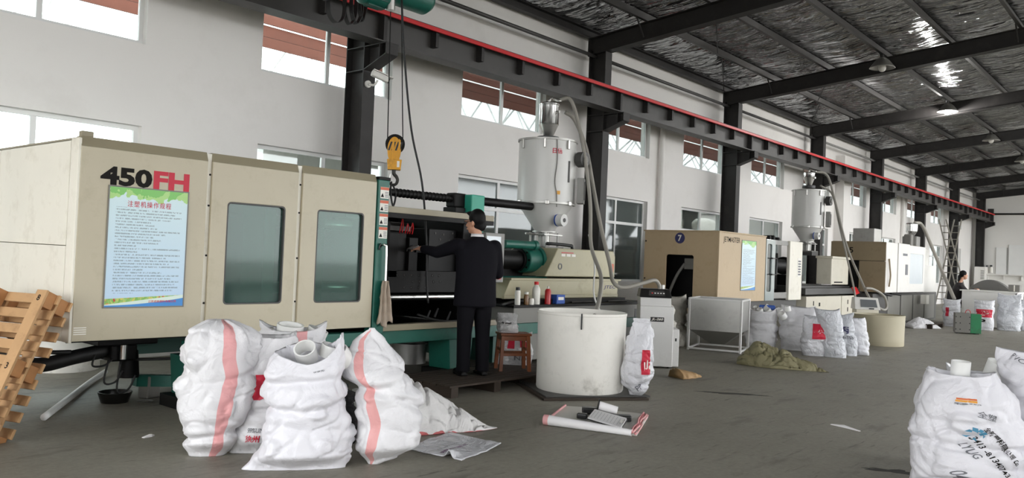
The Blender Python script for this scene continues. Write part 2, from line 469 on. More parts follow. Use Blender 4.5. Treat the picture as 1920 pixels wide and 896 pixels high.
# roof lining: crumpled silver foil, creases running up the slope
def foil_mat():
    m = bpy.data.materials.new('roof_foil'); m.use_nodes = True; nt = m.node_tree; L = nt.links
    b = nt.nodes['Principled BSDF']; tc = N(nt, 'ShaderNodeTexCoord')
    b.inputs['Base Color'].default_value = lin('#c3c4c6'); b.inputs['Metallic'].default_value = .95; b.inputs['Roughness'].default_value = .14
    def nz(scale, sc, rot, dist=.5, det=5):
        n = N(nt, 'ShaderNodeTexNoise'); n.inputs['Scale'].default_value = scale; n.inputs['Detail'].default_value = det; n.inputs['Distortion'].default_value = dist
        mp = N(nt, 'ShaderNodeMapping'); mp.inputs['Scale'].default_value = sc; mp.inputs['Rotation'].default_value = (0, 0, radians(rot))
        L.new(tc.outputs['Object'], mp.inputs[0]); L.new(mp.outputs[0], n.inputs['Vector']); return n.outputs['Fac']
    a = nz(1.0, (3.4, 1.1, 1), 14, .8, 1.5); c = nz(1.0, (11., 2.2, 1), -20, .6, 1.)
    ad = N(nt, 'ShaderNodeMath', operation='MULTIPLY_ADD'); ad.inputs[1].default_value = .30; L.new(c, ad.inputs[0]); L.new(a, ad.inputs[2])
    bp = N(nt, 'ShaderNodeBump'); bp.inputs['Strength'].default_value = 1.0; bp.inputs['Distance'].default_value = .28
    L.new(ad.outputs[0], bp.inputs['Height']); L.new(bp.outputs[0], b.inputs['Normal'])
    MATS['roof_foil'] = m
foil_mat()

# ------------------------------------------------------------------ room shell
WY = 9.75          # inner face of the left wall
XB, XE = -6.0, 49.65
def S(o): o['kind'] = 'structure'; return o
S(MB().box(XB, XE+.25, -10, 10, -.15, 0).build('floor', 'floor_concrete'))
S(MB().box(-60, 110, -60, 60, -.4, -.16).build('ground_outside', 'out_concrete'))
WX = [2.24+3.87*i for i in range(12)]        # left edges of the window openings, each 2.3 wide
def pierced_wall(y0, y1, bands, x0, x1, ztop, opens):
    """wall along x with one row of openings per band (z0, z1)"""
    mb = MB(); z = 0.
    for b0, b1 in bands:
        mb.box(x0, x1, y0, y1, z, b0)
        x = x0
        for a, w in opens:
            if a > x: mb.box(x, a, y0, y1, b0, b1)
            x = a+w
        mb.box(x, x1, y0, y1, b0, b1); z = b1
    mb.box(x0, x1, y0, y1, z, ztop); return mb
opens = [(x, 2.3) for x in WX]
S(pierced_wall(WY, WY+.24, [(.95, 2.77), (3.75, 4.66)], XB, XE, 6.02, opens).build('wall_left', 'wall_plaster'))
S(MB().box(XE, XE+.24, -10, 10, 0, 7.2).build('wall_end', 'end_plaster'))
# opposite wall, behind the camera's right: open gaps, the long one widened for more daylight
S(pierced_wall(-WY-.24, -WY, [(.3, 5.2)], XB, XE, 6.02, [(XB+1.+4*i, 1.8) for i in range(4)]+[(11., 38.)]).build('wall_right', 'wall_plaster'))
bw = MB().box(XB-.24, XB, -10, -2.5, 0, 6.9).box(XB-.24, XB, 8.2, 10, 0, 6.1).box(XB-.24, XB, -2.5, 8.2, 4.4, 6.1)
bw.prism([(8.2, 6.1), (-2.5, 6.1), (-2.5, 6.6), (0, 6.95), (8.2, 6.1)][:4]+[(8.2, 6.12)], 'x', XB-.24, XB)
S(bw.build('wall_back', 'wall_plaster'))   # wide loading door behind the camera

def roof_z(y): return 5.83+.105*(9.57-abs(y))
# unseen slope on the camera's right, with gaps added to brighten the hall
RIGHT = [(XB, XE, 0, -2.5), (XB, XE, -8, -9.95)]+[(26+6*i, 27.5+6*i, -2.5, -8) for i in range(4)]+[(XB, 1.5, -2.5, -8)]+[(3.3+6*i, 7.5+6*i if i < 3 else 26, -2.5, -8) for i in range(4)]+[(1.5+6*i, 3.3+6*i, -5.2, -8) for i in range(4)]
def make_ceiling():
    ys = np.concatenate([np.arange(9.95, 0, -.1), [0.]]); xs = np.arange(XB, XE+.05, .11)
    PY = [9.55, 8.25, 6.95, 5.65, 4.35, 3.05, 1.75, .45]
    v = []
    for x in xs:
        for y in ys:
            ph = ((9.55-y) % 1.3)/1.3
            sag = -.05*sin(pi*min(max(ph, 0), 1))
            n = noise.noise(Vector((x*2.2+y*.5, y*.55, 0)))*.028+noise.noise(Vector((x*5.5-y*1.1, y*.9, 3)))*.012
            v.append((x, y, roof_z(y)+.18+sag+n*(.3+.7*sin(pi*ph))))
    nx, ny = len(xs), len(ys)
    f = [(i*ny+j, i*ny+j+1, (i+1)*ny+j+1, (i+1)*ny+j) for i in range(nx-1) for j in range(ny-1)]
    mb = MB(); mb.add(v, f)
    def strip(x0, x1, y0, y1, dz):
        return [(x0, y0, roof_z(y0)+dz), (x1, y0, roof_z(y0)+dz), (x1, y1, roof_z(y1)+dz), (x0, y1, roof_z(y1)+dz)]
    for x0, x1, y0, y1 in RIGHT: mb.add(strip(x0, x1, y0, y1, .18), [(0, 1, 2, 3)])
    return S(mb.build('ceiling', 'roof_foil', smooth=True))
make_ceiling()
# roof sheeting above the lining keeps the sky out
rs = MB().add([(XB-.3, 10.1, roof_z(10.1)+.3), (XE+.3, 10.1, roof_z(10.1)+.3), (XE+.3, 0, roof_z(0)+.34), (XB-.3, 0, roof_z(0)+.34)], [(0, 1, 2, 3)])
for x0, x1, y0, y1 in RIGHT: rs.add([(x0, y0, roof_z(y0)+.32), (x1, y0, roof_z(y0)+.32), (x1, y1, roof_z(y1)+.32), (x0, y1, roof_z(y1)+.32)], [(0, 1, 2, 3)])
S(rs.build('roof_sheeting', 'purlin_zinc'))

# windows of the left wall
wn = 0
def bar(parent, name, x0, x1, z0, z1, y=9.87, d=.05):
    return MB().box(x0, x1, y-d/2, y+d/2, z0, z1).build(name, 'window_white', parent)
def window(x0, z0, z1, transom=None, dusty=False, frac=(.5,)):
    global wn; wn += 1
    w = T('window_%d' % wn, None, None, (x0+1.15, 9.87, z0), kind='structure')
    x1 = x0+2.3; t = .05
    bar(w, 'frame_rail', x0, x1, z0, z0+t); bar(w, 'frame_rail', x0, x1, z1-t, z1)
    bar(w, 'frame_stile', x0, x0+t, z0+t, z1-t); bar(w, 'frame_stile', x1-t, x1, z0+t, z1-t)
    rows = [(z0+t, z1-t)]
    if transom:
        bar(w, 'transom', x0+t, x1-t, transom-.03, transom+.03)
        rows = [(z0+t, transom-.03), (transom+.03, z1-t)]
    edges = [x0+t]+[x0+2.3*f for f in frac]+[x1-t]
    for zi, (za, zb) in enumerate(rows):
        for f in frac: bar(w, 'mullion', x0+2.3*f-.03, x0+2.3*f+.03, za, zb, d=.045)
        for a, b in zip(edges[:-1], edges[1:]):
            MB().box(a, b, 9.868, 9.872, za, zb).build('pane', 'pane_dusty' if dusty else 'pane_clear', w)
    return w
for i, x in enumerate(WX):
    window(x, 3.75, 4.66)
    window(x, .95, 2.77, transom=2.23, dusty=i in (2, 3), frac=(.5,))

# ------------------------------------------------------------------ steel frames: column, corbel and rafter in one
ORD = ['first', 'second', 'third', 'fourth', 'fifth', 'sixth', 'seventh', 'eighth', 'ninth', 'tenth', 'eleventh', 'twelfth']
FX = [7.34+6*k for k in range(8)]
for k, x in enumerate(FX):
    lab = ['black steel portal frame nearest the camera, a white camera fixed below its corbel', 'black steel portal frame behind the large white hopper of the nearest machine',
           'black steel portal frame rising behind the tan machine marked 7', 'black steel portal frame behind the grey hopper of the tan machine',
           'black steel portal frame fifth from the near end, behind the machine marked 5', 'black steel portal frame sixth from the near end of the wall',
           'black steel portal frame just before the crossed ladders', 'black steel portal frame standing against the white end wall'][k]
    fr = T('portal_frame', lab, 'steel frame', (x+.11, 9.33, 0), group='steel portal frames along the left wall')
    x1 = x+.22; xm = x+.11
    MB().box(x, x1, 9.13, 9.146, 0, 5.52).build('front_flange', 'steel_dark', fr)
    MB().box(x, x1, 9.514, 9.53, 0, 5.6).build('back_flange', 'steel_dark', fr)
    MB().box(xm-.006, xm+.006, 9.146, 9.514, 0, 5.55).build('web', 'steel_dark', fr)
    # corbel carrying the crane beam
    cb = MB().prism([(9.13, 4.28), (9.13, 3.95), (8.68, 4.13), (8.68, 4.28)], 'x', xm-.006, xm+.006).build('corbel_web', 'steel_dark', fr)
    MB().box(x, x1, 8.66, 9.14, 4.266, 4.28).build('corbel_plate', 'steel_dark', cb)
    MB().hexa([(x, 8.66, 4.118), (x1, 8.66, 4.118), (x1, 9.14, 3.936), (x, 9.14, 3.936)], [(x, 8.66, 4.132), (x1, 8.66, 4.132), (x1, 9.14, 3.95), (x, 9.14, 3.95)]).build('corbel_plate', 'steel_dark', cb)
    for y in (8.665, 8.80):
        zb = 4.13-(y-8.66)*.38
        MB().box(x, x1, y, y+.012, zb-.005, 4.27).build('stiffener', 'steel_dark', cb)
    for z in (3.945, 4.275): MB().box(x, x1, 9.146, 9.514, z-.006, z+.006).build('stiffener', 'steel_dark', fr)
    # rafter, sloping up to the ridge
    def rz(y): return roof_z(y)
    ya, yb = 9.57, 0.
    MB().hexa([(xm-.005, ya, rz(ya)-.33), (xm+.005, ya, rz(ya)-.33), (xm+.005, yb, rz(yb)-.36), (xm-.005, yb, rz(yb)-.36)],
              [(xm-.005, ya, rz(ya)), (xm+.005, ya, rz(ya)), (xm+.005, yb, rz(yb)), (xm-.005, yb, rz(yb))]).build('rafter_web', 'steel_dark', fr)
    for d0, d1 in ((-.012, 0), (-.345, -.33)):
        MB().hexa([(x, ya, rz(ya)+d0), (x1, ya, rz(ya)+d0), (x1, yb, rz(yb)+d0), (x, yb, rz(yb)+d0)],
                  [(x, ya, rz(ya)+d1), (x1, ya, rz(ya)+d1), (x1, yb, rz(yb)+d1), (x, yb, rz(yb)+d1)]).build('rafter_flange', 'steel_dark', fr)
    MB().box(x, x1, 9.555, 9.57, rz(9.57)-.36, rz(9.57)).build('end_plate', 'steel_dark', fr)
    if k > 0:
        for y in (8.25, 5.65, 3.05):   # flange braces up to the purlin
            MB().cyl((x-.02, y+.02, rz(y)-.30), (x-.32, y+.02, rz(y)+.06), .018, n=6).build('brace', 'steel_dark', fr)
MATS['steel_dark'].node_tree.nodes['Principled BSDF'].inputs['Specular IOR Level'].default_value = .35

# purlins and eave strut run the length of the roof
PYS = [8.25, 6.95, 5.65, 4.35, 3.05]
for i, y in enumerate(PYS):
    z = roof_z(y)
    o = MB().prism([(y-.06, z), (y+.008, z), (y+.008, z+.15), (y+.07, z+.157), (y+.07, z+.165), (y, z+.165), (y, z+.01), (y-.06, z+.01)], 'x', XB, XE).build('roof_purlin', 'purlin_zinc')
    tag(o, 'galvanised roof purlin, %s one up the slope from the window wall' % ORD[i], 'purlin', 'long purlins under the foil lined roof')
o = MB().prism([(9.5, 5.84), (9.62, 5.84), (9.62, 6.02), (9.5, 6.02), (9.5, 6.0), (9.6, 6.0), (9.6, 5.86), (9.5, 5.86)], 'x', XB, XE).build('eave_strut', 'steel_dark')
tag(o, 'dark steel eave strut running along the top of the window wall', 'beam')
# service pipe hung along the wall, one length per bay
for k in range(0, 7):
    xa = FX[k]+.24; xb = FX[k+1]-.02
    o = MB().cyl((xa, 9.42, 5.46), (xb+.2, 9.42, 5.46), .035, n=10).build('wall_pipe', 'steel_beam' if k < 3 else 'grey_paint', smooth=True)
    tag(o, 'grey steel pipe high on the wall, between the %s and %s portal frames' % (ORD[k], ORD[k+1]), 'pipe', 'pipe lengths high along the wall')
# thin roof rods
for k in range(1, 4):
    for j, (ya, yb) in enumerate(((8.25, 9.5), (6.95, 8.25))):
        xa = FX[k]+ (3.2 if j == 0 else .3); xb = FX[k]+(5.9 if j == 0 else 3.)
        o = MB().cyl((xa, ya, roof_z(ya)+.02), (xb, yb, roof_z(yb)+.02), .011, n=6).build('tie_rod', 'steel_dark')
        tag(o, 'thin dark tie rod %s the wall end of the %s roof bay' % ('at' if j == 0 else 'one purlin in from', ORD[k]), 'rod', 'thin rods bracing the roof')

# crane beam with its stiffeners, red conductor rail on top
cbm = T('crane_beam', 'long black crane beam on corbels along the window wall', 'beam', (XB, 8.84, 4.28))
MB().box(XB, 49.3, 8.835, 8.845, 4.295, 4.70).build('web', 'steel_beam', cbm)
MB().box(XB, 49.3, 8.70, 8.98, 4.28, 4.296).build('bottom_flange', 'steel_beam', cbm)
MB().box(XB, 49.3, 8.69, 8.99, 4.70, 4.716).build('top_flange', 'steel_beam', cbm)
MB().box(XB, 49.3, 8.815, 8.865, 4.716, 4.76).build('rail', 'steel_dark', cbm)
for i in range(-3, 42):
    xx = 8.36+.9957*i
    near = abs(((xx-7.45+3) % 6)-3) < .3
    MB().box(xx-.03, xx+.03, 8.72, 8.835, 4.30 if near else 4.43, 4.70).build('stiffener', 'steel_dark', cbm)
MB().box(49.25, 49.31, 8.7, 8.98, 4.28, 4.98).build('end_stop', 'steel_dark', cbm)
cr = T('conductor_rail', 'bright red conductor rail running along the crane beam', 'rail', (XB, 8.68, 4.67))
MB().box(XB, 49.35, 8.65, 8.69, 4.635, 4.695).build('rail_cover', 'red_plastic', cr, bevel=.008)
for i in range(24):
    xx = 7.+1.8*i
    MB().box(xx, xx+.05, 8.665, 8.70, 4.69, 4.705).build('hanger', 'black_plastic', cr)

# far end: pipe across the end wall
o = MB().cyl((49.55, 9.2, 4.72), (49.55, -6, 4.72), .05, n=10).build('end_wall_pipe', 'dark_grey', smooth=True); tag(o, 'dark pipe running level across the far white end wall', 'pipe')
# wall pilaster and rain pipes
S(MB().box(28.3, 29.0, 9.45, WY, 0, 5.3).build('trim_1', 'wall_plaster'))
for x, lab in ((16.55, 'white plastic rain pipe on the wall behind the tan machine'), (26.6, 'white plastic rain pipe on the wall behind the second hopper'), (36.2, 'white plastic rain pipe on the wall beyond the machine marked 5')):
    rp = T('rain_pipe', lab, 'pipe', (x, 9.66, 0), group='rain pipes on the window wall')
    MB().cyl((x, 9.66, 0), (x, 9.66, 5.05), .06, n=14).build('pipe', 'wall_plaster', rp, smooth='auto')
    for z in (1.2, 3.3, 5.0): MB().cyl((x, 9.66, z-.05), (x, 9.66, z+.05), .07, n=14).build('collar', 'wall_plaster', rp, smooth='auto')

# pendant lamps under the rafters
def lamp(k, lit, lab):
    x, y, z = FX[k]-.30, 5.62, 5.96
    t = T('bell_lamp', lab, 'lamp', (x, y, z), group='bell lamps under the rafters')
    MB().lathe([(.05, .20), (.08, .19), (.15, .13), (.25, .0), (.27, -.03), (.26, -.03), (.245, .0), (.14, .12), (.05, .18)], (x, y, z), 28, closed=True).build('shade', 'lamp_shade', t, smooth=True)
    MB().cyl((x, y, z+.17), (x, y, z+.26), .03, n=10).build('stem', 'dark_grey', t)
    MB().tube([(x, y, z+.25), (x+.05, y, z+.27), (FX[k]+.1, y, z+.20)], .015, 6, 2).build('bracket', 'dark_grey', t)
    MB().ball((x, y, z-.02), .085, sc=(1, 1, 1.15)).build('bulb', 'lamp_lit' if lit else 'lamp_glass_off', t, smooth=True)
lamp(2, False, 'unlit bell lamp on the rafter, nearest of the row')
lamp(3, True, 'lit bell lamp glaring white below the rafter')
lamp(4, False, 'unlit bell lamp next beyond the glaring lit one')
lamp(5, False, 'unlit bell lamp farthest away at the right edge')
ll = bpy.data.lights.new('bell_lamp_light', 'POINT'); ll.energy = 120; ll.shadow_soft_size = .08; ll.color = (1, .98, .95)
lo = bpy.data.objects.new('bell_lamp_light', ll); lo.location = (FX[3]-.30, 5.62, 5.80); C.objects.link(lo)

# grey wall added outside to darken the view through the lower windows
S(MB().box(8.9, 47, 14.0, 14.2, -.16, 4.3).build('wall_shed', 'grey_paint'))
S(MB().box(8.9, 47, 12.3, 14.2, 3.42, 3.48).build('roof_shade', 'grey_paint'))  # unseen roof added to shade what stands outside the lower windows
# outside, seen through the upper windows: neighbouring shed with brown boards and pale trusses
for j, (y, z0, z1) in enumerate(((11.7, 4.62, 4.78), (11.74, 4.80, 4.98), (11.7, 5.0, 5.2))):
    o = MB().box(-2, 52, y, y+.04, z0, z1).build('eave_board', 'brown_board')
    tag(o, '%s brown eave board of the neighbouring shed outside the upper windows' % ['lowest', 'middle', 'topmost'][j], 'board', 'brown boards outside')
for i in range(9):
    x = 4.6+3.9*i
    t = T('shed_truss', 'pale roof truss of the shed outside, %s along from the near end' % ORD[i], 'truss', (x, 12.2, 4.3), group='shed trusses outside the upper windows')
    MB().cyl((x, 12.1, 4.25), (x, 18, 5.6), .035, n=6).build('chord', 'truss_white', t)
    MB().cyl((x, 12.1, 4.75), (x, 18, 6.6), .035, n=6).build('chord', 'truss_white', t)
    for q in range(5):
        y0 = 12.2+1.15*q; ta = (y0-12.1)/5.9; tb = (y0+.57-12.1)/5.9; tcn = (y0+1.15-12.1)/5.9
        MB().cyl((x, y0, 4.25+1.35*ta), (x, y0+.57, 4.75+1.85*tb), .025, n=6).build('strut', 'truss_white', t)
        MB().cyl((x, y0+.57, 4.75+1.85*tb), (x, y0+1.15, 4.25+1.35*tcn), .025, n=6).build('strut', 'truss_white', t)
# ------------------------------------------------------------------ printed notice (flat print, procedural rows of small writing)
def poster_mat(name, seed):
    m = bpy.data.materials.new(name); m.use_nodes = True; nt = m.node_tree; L = nt.links
    b = nt.nodes['Principled BSDF']; b.inputs['Roughness'].default_value = .35
    tc = N(nt, 'ShaderNodeTexCoord'); sp = N(nt, 'ShaderNodeSeparateXYZ'); L.new(tc.outputs['UV'], sp.inputs[0])
    u, v = sp.outputs[0], sp.outputs[1]
    def math(op, a, b_=None, c_=None):
        n = N(nt, 'ShaderNodeMath', operation=op)
        for i, q in enumerate((a, b_, c_)):
            if q is None: continue
            if isinstance(q, (int, float)): n.inputs[i].default_value = q
            else: L.new(q, n.inputs[i])
        return n.outputs[0]
    def mix(f, a, c):
        x = N(nt, 'ShaderNodeMix', data_type='RGBA'); L.new(f, x.inputs[0])
        for i, q in ((6, a), (7, c)):
            if isinstance(q, tuple): x.inputs[i].default_value = q
            else: L.new(q, x.inputs[i])
        return x.outputs[2]
    def noise_(scale, det=3, sc=None):
        n = N(nt, 'ShaderNodeTexNoise'); n.inputs['Scale'].default_value = scale; n.inputs['Detail'].default_value = det
        mp = N(nt, 'ShaderNodeMapping'); mp.inputs['Location'].default_value = (seed*3.1, seed, 0)
        if sc: mp.inputs['Scale'].default_value = sc
        L.new(tc.outputs['UV'], mp.inputs[0]); L.new(mp.outputs[0], n.inputs['Vector']); return n.outputs['Fac']
    # pale blue sheet, leafy green towards the top
    col = mix(math('SUBTRACT', 1.0, v), lin('#cfe6e8'), lin('#b9d3ea'))
    leaf = math('MULTIPLY', math('GREATER_THAN', math('ADD', noise_(5, 3), math('MULTIPLY', math('SUBTRACT', v, .9), 3.2)), .55), math('GREATER_THAN', v, .80))
    col = mix(leaf, col, lin('#a4d27a'))
    leaf2 = math('MULTIPLY', math('GREATER_THAN', math('ADD', noise_(9, 2), math('MULTIPLY', math('SUBTRACT', v, .93), 3.0)), .60), math('GREATER_THAN', v, .84))
    col = mix(leaf2, col, lin('#74bf58'))
    # rows of dark small writing between v .10 and .84
    rows = math('FRACT', math('MULTIPLY', v, 40.))
    inrow = math('MULTIPLY', math('GREATER_THAN', rows, .28), math('LESS_THAN', rows, .78))
    body = math('MULTIPLY', math('MULTIPLY', math('GREATER_THAN', v, .115), math('LESS_THAN', v, .835)), math('MULTIPLY', math('GREATER_THAN', u, .09), math('LESS_THAN', u, .92)))
    rowid = math('FLOOR', math('MULTIPLY', v, 40.))
    wn_ = N(nt, 'ShaderNodeTexWhiteNoise', noise_dimensions='1D'); L.new(rowid, wn_.inputs['W'])
    ends = math('LESS_THAN', u, math('MULTIPLY_ADD', wn_.outputs[0], .9, .35))
    glyph = math('GREATER_THAN', noise_(1., 2, (95, 40, 1)), .46)
    ink = math('MULTIPLY', math('MULTIPLY', inrow, body), math('MULTIPLY', ends, glyph))
    col = mix(math('MULTIPLY', ink, .5), col, lin('#3d4650'))
    # flower strip and blue wave at the foot
    foot = math('LESS_THAN', math('ADD', v, math('MULTIPLY', math('SUBTRACT', .5, u), .03)), .085)
    fl = N(nt, 'ShaderNodeTexVoronoi'); fl.inputs['Scale'].default_value = 48
    L.new(tc.outputs['UV'], fl.inputs['Vector'])
    fr = N(nt, 'ShaderNodeValToRGB'); e = fr.color_ramp.elements
    e[0].color = lin('#6cab45'); e[1].color = lin('#c8452f'); e[1].position = .97
    q = e.new(.62); q.color = lin('#9cc46a'); q = e.new(.86); q.color = lin('#d9c653')
    sv = N(nt, 'ShaderNodeSeparateXYZ'); L.new(fl.outputs['Color'], sv.inputs[0]); L.new(sv.outputs[0], fr.inputs[0])
    col = mix(foot, col, fr.outputs[0])
    edge = math('LESS_THAN', v, math('MULTIPLY_ADD', u, .080, .022))
    col = mix(edge, col, lin('#d5e6dc'))
    wave = math('LESS_THAN', v, math('MULTIPLY_ADD', math('MULTIPLY', u, u), .058, .016))
    col = mix(wave, col, lin('#2f86cf'))
    L.new(col, b.inputs['Base Color']); MATS[name] = m; return m
poster_mat('notice_print', 1); poster_mat('notice_print_small', 4)

def notice(parent_label, x0, x1, z0, z1, y, mat, label, title):
    t = T('notice_poster', label, 'poster', ((x0+x1)/2, y, z0))
    mb = MB().box(x0, x1, y-.004, y, z0, z1)
    o = mb.build('sheet', mat, t)
    me = o.data; uvl = me.uv_layers.new(name='UVMap')
    for lp in me.loops:
        c = me.vertices[lp.vertex_index].co+ORG[t.name]
        uvl.data[lp.index].uv = ((c.x-x0)/(x1-x0), (c.z-z0)/(z1-z0))
    MB().ring([(x1+.006, z1+.006), (x0-.006, z1+.006), (x0-.006, z0-.006), (x1+.006, z0-.006)], [(x1-.004, z1-.004), (x0+.004, z1-.004), (x0+.004, z0+.004), (x1-.004, z0+.004)], 'y', y-.006, y).build('edge_frame', 'mid_grey', t)
    if title:
        cx = (x0+x1)/2
        lettering('title_print', '注塑机操作规程', .05, lambda a, b: (cx+a, y-.0055, z0+.865*(z1-z0)+b), 'ink_red', t, bold=.004, spacing=1.25, box=((x1-x0)*.55, .048))
        lettering('foot_print', '江苏成泰塑料有限公司', .03, lambda a, b: (x0+.72*(x1-x0)+a, y-.0055, z0+.045*(z1-z0)+b), 'ink_red', t, bold=.01, box=((x1-x0)*.36, .02))
    return t

# ------------------------------------------------------------------ nearest machine: 450
F = 6.40
m1 = T('injection_machine', 'large cream injection moulding machine marked 450FH nearest the camera', 'machine', (2.52, F, 0))
def plate_front(name, x0, x1, z0, z1, zt, mat, win=None, y=F, d=.05):
    """front guard panel with chamfered top and an optional rounded window"""
    mb = MB()
    if win:
        o = rrect(*win, .035); mb.ring(rect_like(x0, x1, z0, z1, 6), o, 'y', y, y+d)
    else: mb.box(x0, x1, y, y+d, z0, z1)
    return mb.build(name, mat, m1, bevel=.004)
Z0, Z1, Z2 = .63, 2.09, 2.165
plate_front('guard_panel', 2.54, 3.555, Z0, Z1, Z2, 'cream')
d1 = plate_front('guard_door', 3.60, 4.455, Z0, Z1, Z2, 'cream', (3.75, 4.33, .885, 1.765))
d2 = plate_front('guard_door', 4.505, 5.385, Z0, Z1, Z2, 'cream', (4.68, 5.24, .885, 1.765))
for x0, x1 in ((2.54, 3.555), (3.60, 4.455), (4.505, 5.385)):
    MB().hexa([(x0, F, Z1), (x1, F, Z1), (x1, F+.10, Z1), (x0, F+.10, Z1)], [(x0, F+.03, Z2), (x1, F+.03, Z2), (x1, F+.10, Z2), (x0, F+.10, Z2)]).build('top_chamfer', 'cream_chamfer', m1, bevel=.003)
for d, (x0, x1) in ((d1, (3.75, 4.33)), (d2, (4.68, 5.24))):
    MB().box(x0-.01, x1+.01, F+.03, F+.034, .875, 1.775).build('pane', 'pane_door', d)
    o = rrect(x0, x1, .885, 1.765, .035); i_ = rrect(x0+.012, x1-.012, .897, 1.753, .03)
    MB().ring(o, i_, 'y', F+.001, F+.03).build('window_gasket', 'dark_grey', d)
for x in (3.577, 4.48): MB().box(x-.022, x+.022, F+.025, F+.05, Z0+.01, Z2-.01).build('door_post', 'cream_light', m1)
for x in (3.588, 4.49):
    for z in (.9, 1.3, 1.72, 1.98): MB().cyl((x, F+.026, z), (x, F+.02, z), .009, n=8).build('bolt', 'dark_iron', m1)
MB().box(2.545, 3.58, F+.10, F+.12, Z0-.02, Z0+.005).build('sill', 'dark_iron', m1)
# end of the guard
MB().box(2.52, 2.545, F+.005, F+.14, Z0-.01, Z2-.015).build('corner_strip', 'cream_light', m1, bevel=.006)
MB().box(2.52, 2.545, F+.15, 8.02, 1.342, Z2-.03).build('end_panel', 'cream_light', m1, bevel=.005)
MB().box(2.52, 2.545, F+.15, 8.02, Z0-.01, 1.338).build('end_panel', 'cream_light', m1, bevel=.005)
MB().box(2.52, 2.545, 8.03, 8.55, Z0-.01, Z2-.03).build('end_panel', 'cream_light', m1, bevel=.005)
MB().box(2.545, 5.385, F+.10, 8.5, Z2-.02, Z2-.005).build('roof_panel', 'cream_chamfer', m1)
MB().box(2.56, 2.65, F+.06, F+.12, Z2, Z2+.045).build('lifting_lug', 'cream_chamfer', m1, bevel=.008)
MB().box(2.545, 5.385, 8.48, 8.5, Z0, Z2-.02).build('rear_panel', 'pale_grey', m1)
MB().box(2.545, 5.4, F+.06, 8.48, Z0-.01, Z0+.005).build('floor_panel', 'dark_iron', m1)
# what shows behind the door windows
MB().box(3.98, 4.20, 6.52, 7.9, .66, 1.9).build('platen', 'green', m1, bevel=.01)
MB().box(4.72, 4.86, 6.52, 7.9, .66, 1.95).build('platen', 'green', m1, bevel=.01)
for z in (1.0, 1.65):
    MB().cyl((3.0, 6.95, z), (5.5, 6.95, z), .055, n=16).build('tie_bar', 'steel_polished', m1, smooth='auto')
MB().tube([(3.75, 6.62, 1.72), (3.95, 6.6, 1.66), (4.15, 6.6, 1.69), (4.32, 6.62, 1.74)], .02).build('guard_hose', 'black_rubber', m1, smooth=True)
MB().box(4.22, 4.34, 6.56, 6.60, .9, 1.74).build('inner_guard', 'pale_grey', m1)
MB().cyl((3.70, 6.6, 1.5), (3.70, 6.64, 1.5), .09, n=20).build('inner_wheel', 'dark_iron', m1)
# lettering on the first panel
lettering('number_print', '450', .2, lambda a, b: (2.885+a, F-.002, 1.888+b), 'ink_black', m1, bold=.045, box=(.40, .145))
lettering('letter_print', 'FH', .2, lambda a, b: (3.245+a, F-.002, 1.888+b), 'ink_red', m1, bold=.045, box=(.30, .145))
notice(m1, 2.755, 3.39, .88, 1.81, F-.003, 'notice_print', 'pale blue notice with green leaves and rows of small writing on cream guard', True)
# worn grille mark low on the first panel
for i in range(4): MB().box(2.55, 2.64, F-.003, F, .68+.016*i, .688+.016*i).build('worn_slot', 'label_white', m1)
# green post beside the opening, warning stickers, handle
post = MB().box(5.40, 5.545, F-.01, F+.12, .56, 2.12).build('door_edge_post', 'green', m1, bevel=.008)
MB().box(5.40, 5.55, F-.015, F+.13, 2.12, 2.15).build('post_cap', 'dark_iron', post)
for i in range(4):
    zc = 1.585+.135*i
    st = MB().box(5.425, 5.535, F-.0125, F-.0095, zc-.058, zc+.058).build('warning_sticker', 'label_white', post)
    MB().box(5.425, 5.535, F-.014, F-.012, zc+.028, zc+.056).build('sticker_band', 'label_orange', post)
    MB().prism([(5.43, zc-.045), (5.472, zc-.045), (5.451, zc-.005)], 'y', F-.014, F-.012).build('sticker_sign', 'ink_black', post)
    for q in range(4): MB().box(5.485, 5.527, F-.014, F-.012, zc-.045+.016*q, zc-.038+.016*q).build('sticker_line', 'ink_grey', post)
MB().tube([(5.47, F-.01, 1.46), (5.485, F-.05, 1.46), (5.495, F-.06, 1.42), (5.50, F-.06, 1.15), (5.50, F-.06, .97), (5.49, F-.05, .93), (5.475, F-.01, .93)], .013, 10).build('door_handle', 'chrome', m1, smooth=True)
MB().tube([(5.46, F-.012, 1.44), (5.44, F-.03, 1.47), (5.43, F-.02, 1.41)], .009).build('handle_clip', 'black_plastic', m1, smooth=True)
# rails of the mould opening
MB().box(5.55, 7.35, F, F+.10, .58, .645).build('opening_rail', 'cream_chamfer', m1, bevel=.004)
MB().box(5.55, 7.2, F+.02, F+.10, 1.80, 1.865).build('opening_rail', 'cream_chamfer', m1, bevel=.004)
MB().box(5.55, 7.2, F+.02, F+.12, 1.75, 1.80).build('rail_shadow_strip', 'dark_iron', m1)
